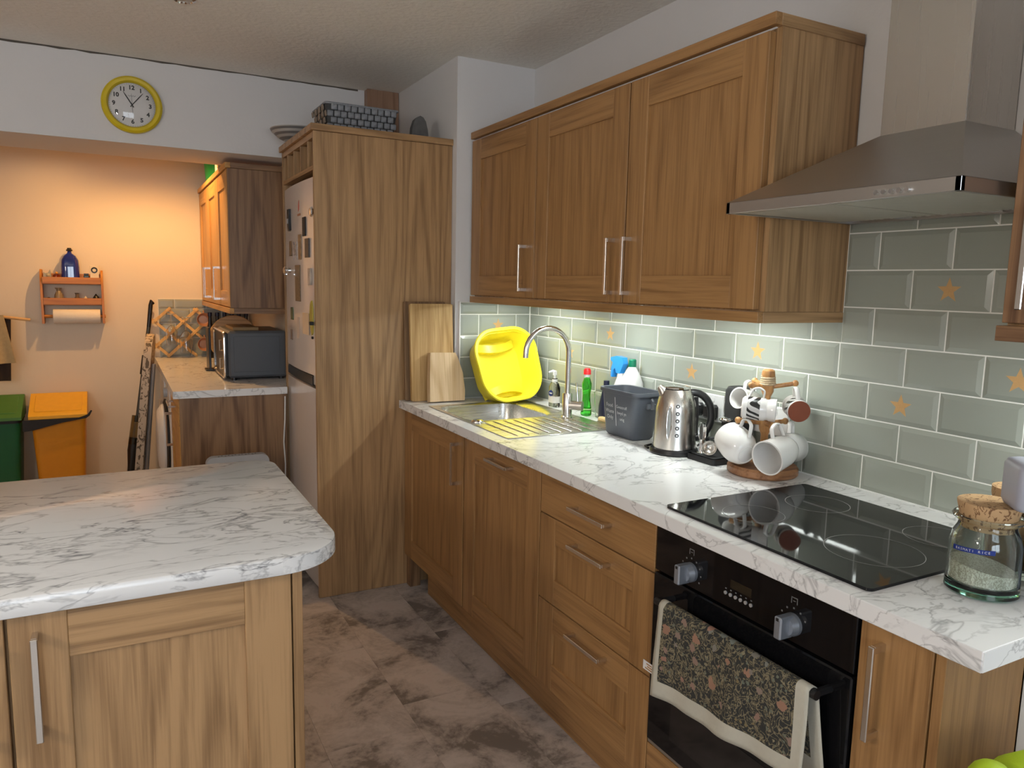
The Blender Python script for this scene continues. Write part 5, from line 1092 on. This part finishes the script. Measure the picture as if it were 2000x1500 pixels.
# towel over the oven handle
def tw(u, v): # u along the handle 0..1, v drape length 0..1 front hem; negative v goes behind
    y = -1.838 - .44 * u; y += -.004 * v * (1 - 2 * u)
    w_ = .0035 * sin(u * 11 + v * 2.2) + .0022 * sin(u * 23 + 1.7 * v)
    if v >= 0:
        hem = (.243 - .050 * u); L_ = v * hem
        if v < .06: a = pi / 2 * (1 - v / .06); return V((-.690 - .0135 * cos(a), y, .700 + .0125 * sin(a)))
        return V((-.7035 - .006 * v - w_ * (.4 + v), y - .012 * v * (u - .5), .700 - (v - .06) * hem))
    q = -v
    if q < .06: a = pi / 2 * (1 - q / .06); return V((-.690 + .0135 * cos(a), y, .700 + .0125 * sin(a)))
    return V((-.6765 + .010 * q + w_ * q * .5, y - .02 * q, .700 - (q - .06) * (.17 + .03 * u)))
NU, VS = 44, [-1, -.8, -.6, -.4, -.2, -.1, -.06, -.04, -.02, 0, .02, .04, .06, .1, .16, .24, .32, .4, .5, .6, .7, .78, .82, .86, .9, .95, 1]
grid = [[tw(i / NU, v) for i in range(NU + 1)] for v in VS]
mf, ml = MB(), MB()
vs = [tuple(p) for r in grid for p in r]
for k in range(len(VS) - 1):
    for i in range(NU):
        f = (k * (NU + 1) + i, k * (NU + 1) + i + 1, (k + 1) * (NU + 1) + i + 1, (k + 1) * (NU + 1) + i)
        u, v = (i + .5) / NU, (VS[k] + VS[k + 1]) / 2
        bord = u < .055 or u > .925 or v > .80 or v < -.86
        (ml if bord else mf).f.append(f)
t = T('tea_towel', 'dark floral tea towel with a cream border over the oven handle', 'tea towel', (-.69, -2.06, .7))
allf = MB(); allf.add(vs, mf.f, 0); allf.add(vs, ml.f, 1)
tob = t.part('cloth', allf, [FLORAL, LINEN], smooth=80, recalc=True)
sm = tob.modifiers.new('thick', 'SOLIDIFY'); sm.thickness = .0016; sm.offset = 0
t.part('care_label', MB().box(-.7065, -.7055, -1.838, -1.792, .518, .541, 0).xf(M.Translation((0, 0, 0))), TEXTW)
cp = MB()
for i, (a, b) in enumerate(((-1.825, -1.805), (-1.828, -1.808), (-1.826, -1.800))): cp.box(-.7069, -.7064, a, b, .534 - i * .006, .537 - i * .006)
t.part('care_print', cp, plain('care_brown', (.4, .2, .08), .7))
# lime plush on a white box beyond the end cabinet
t = T('storage_box', 'white storage box on the floor past the end cabinet', 'box', (-.6, -2.75, 0)); t.part('body', MB().box(-.80, -.42, -2.90, -2.56, .001, .60, .01), WPLAS); t.part('lid', MB().box(-.81, -.41, -2.91, -2.55, .60, .618, .006), WPLAS)
t = T('soft_toy', 'lime green soft toy turtle with a black bead eye near the floor corner', 'toy', (-.62, -2.68, .618))
tz = .6185
t.part('body', MB().lathe([(0, 0), (.06, .002), (.088, .03), (.090, .06), (.075, .10), (.045, .127), (0, .135)], 28, (-.600, -2.640, tz)), LIME, smooth=60)
hd = t.part('head', MB().ball((-.690, -2.605, tz + .108), .034, 20, sz=.95), LIME, smooth=60)
t.part('neck', MB().tube([(-.66, -2.615, tz + .06), (-.685, -2.607, tz + .10)], [.03, .026], 12), LIME, smooth=60)
t.part('eye', MB().ball((-.7140, -2.6220, tz + .112), .0055, 10), TOYE, hd)
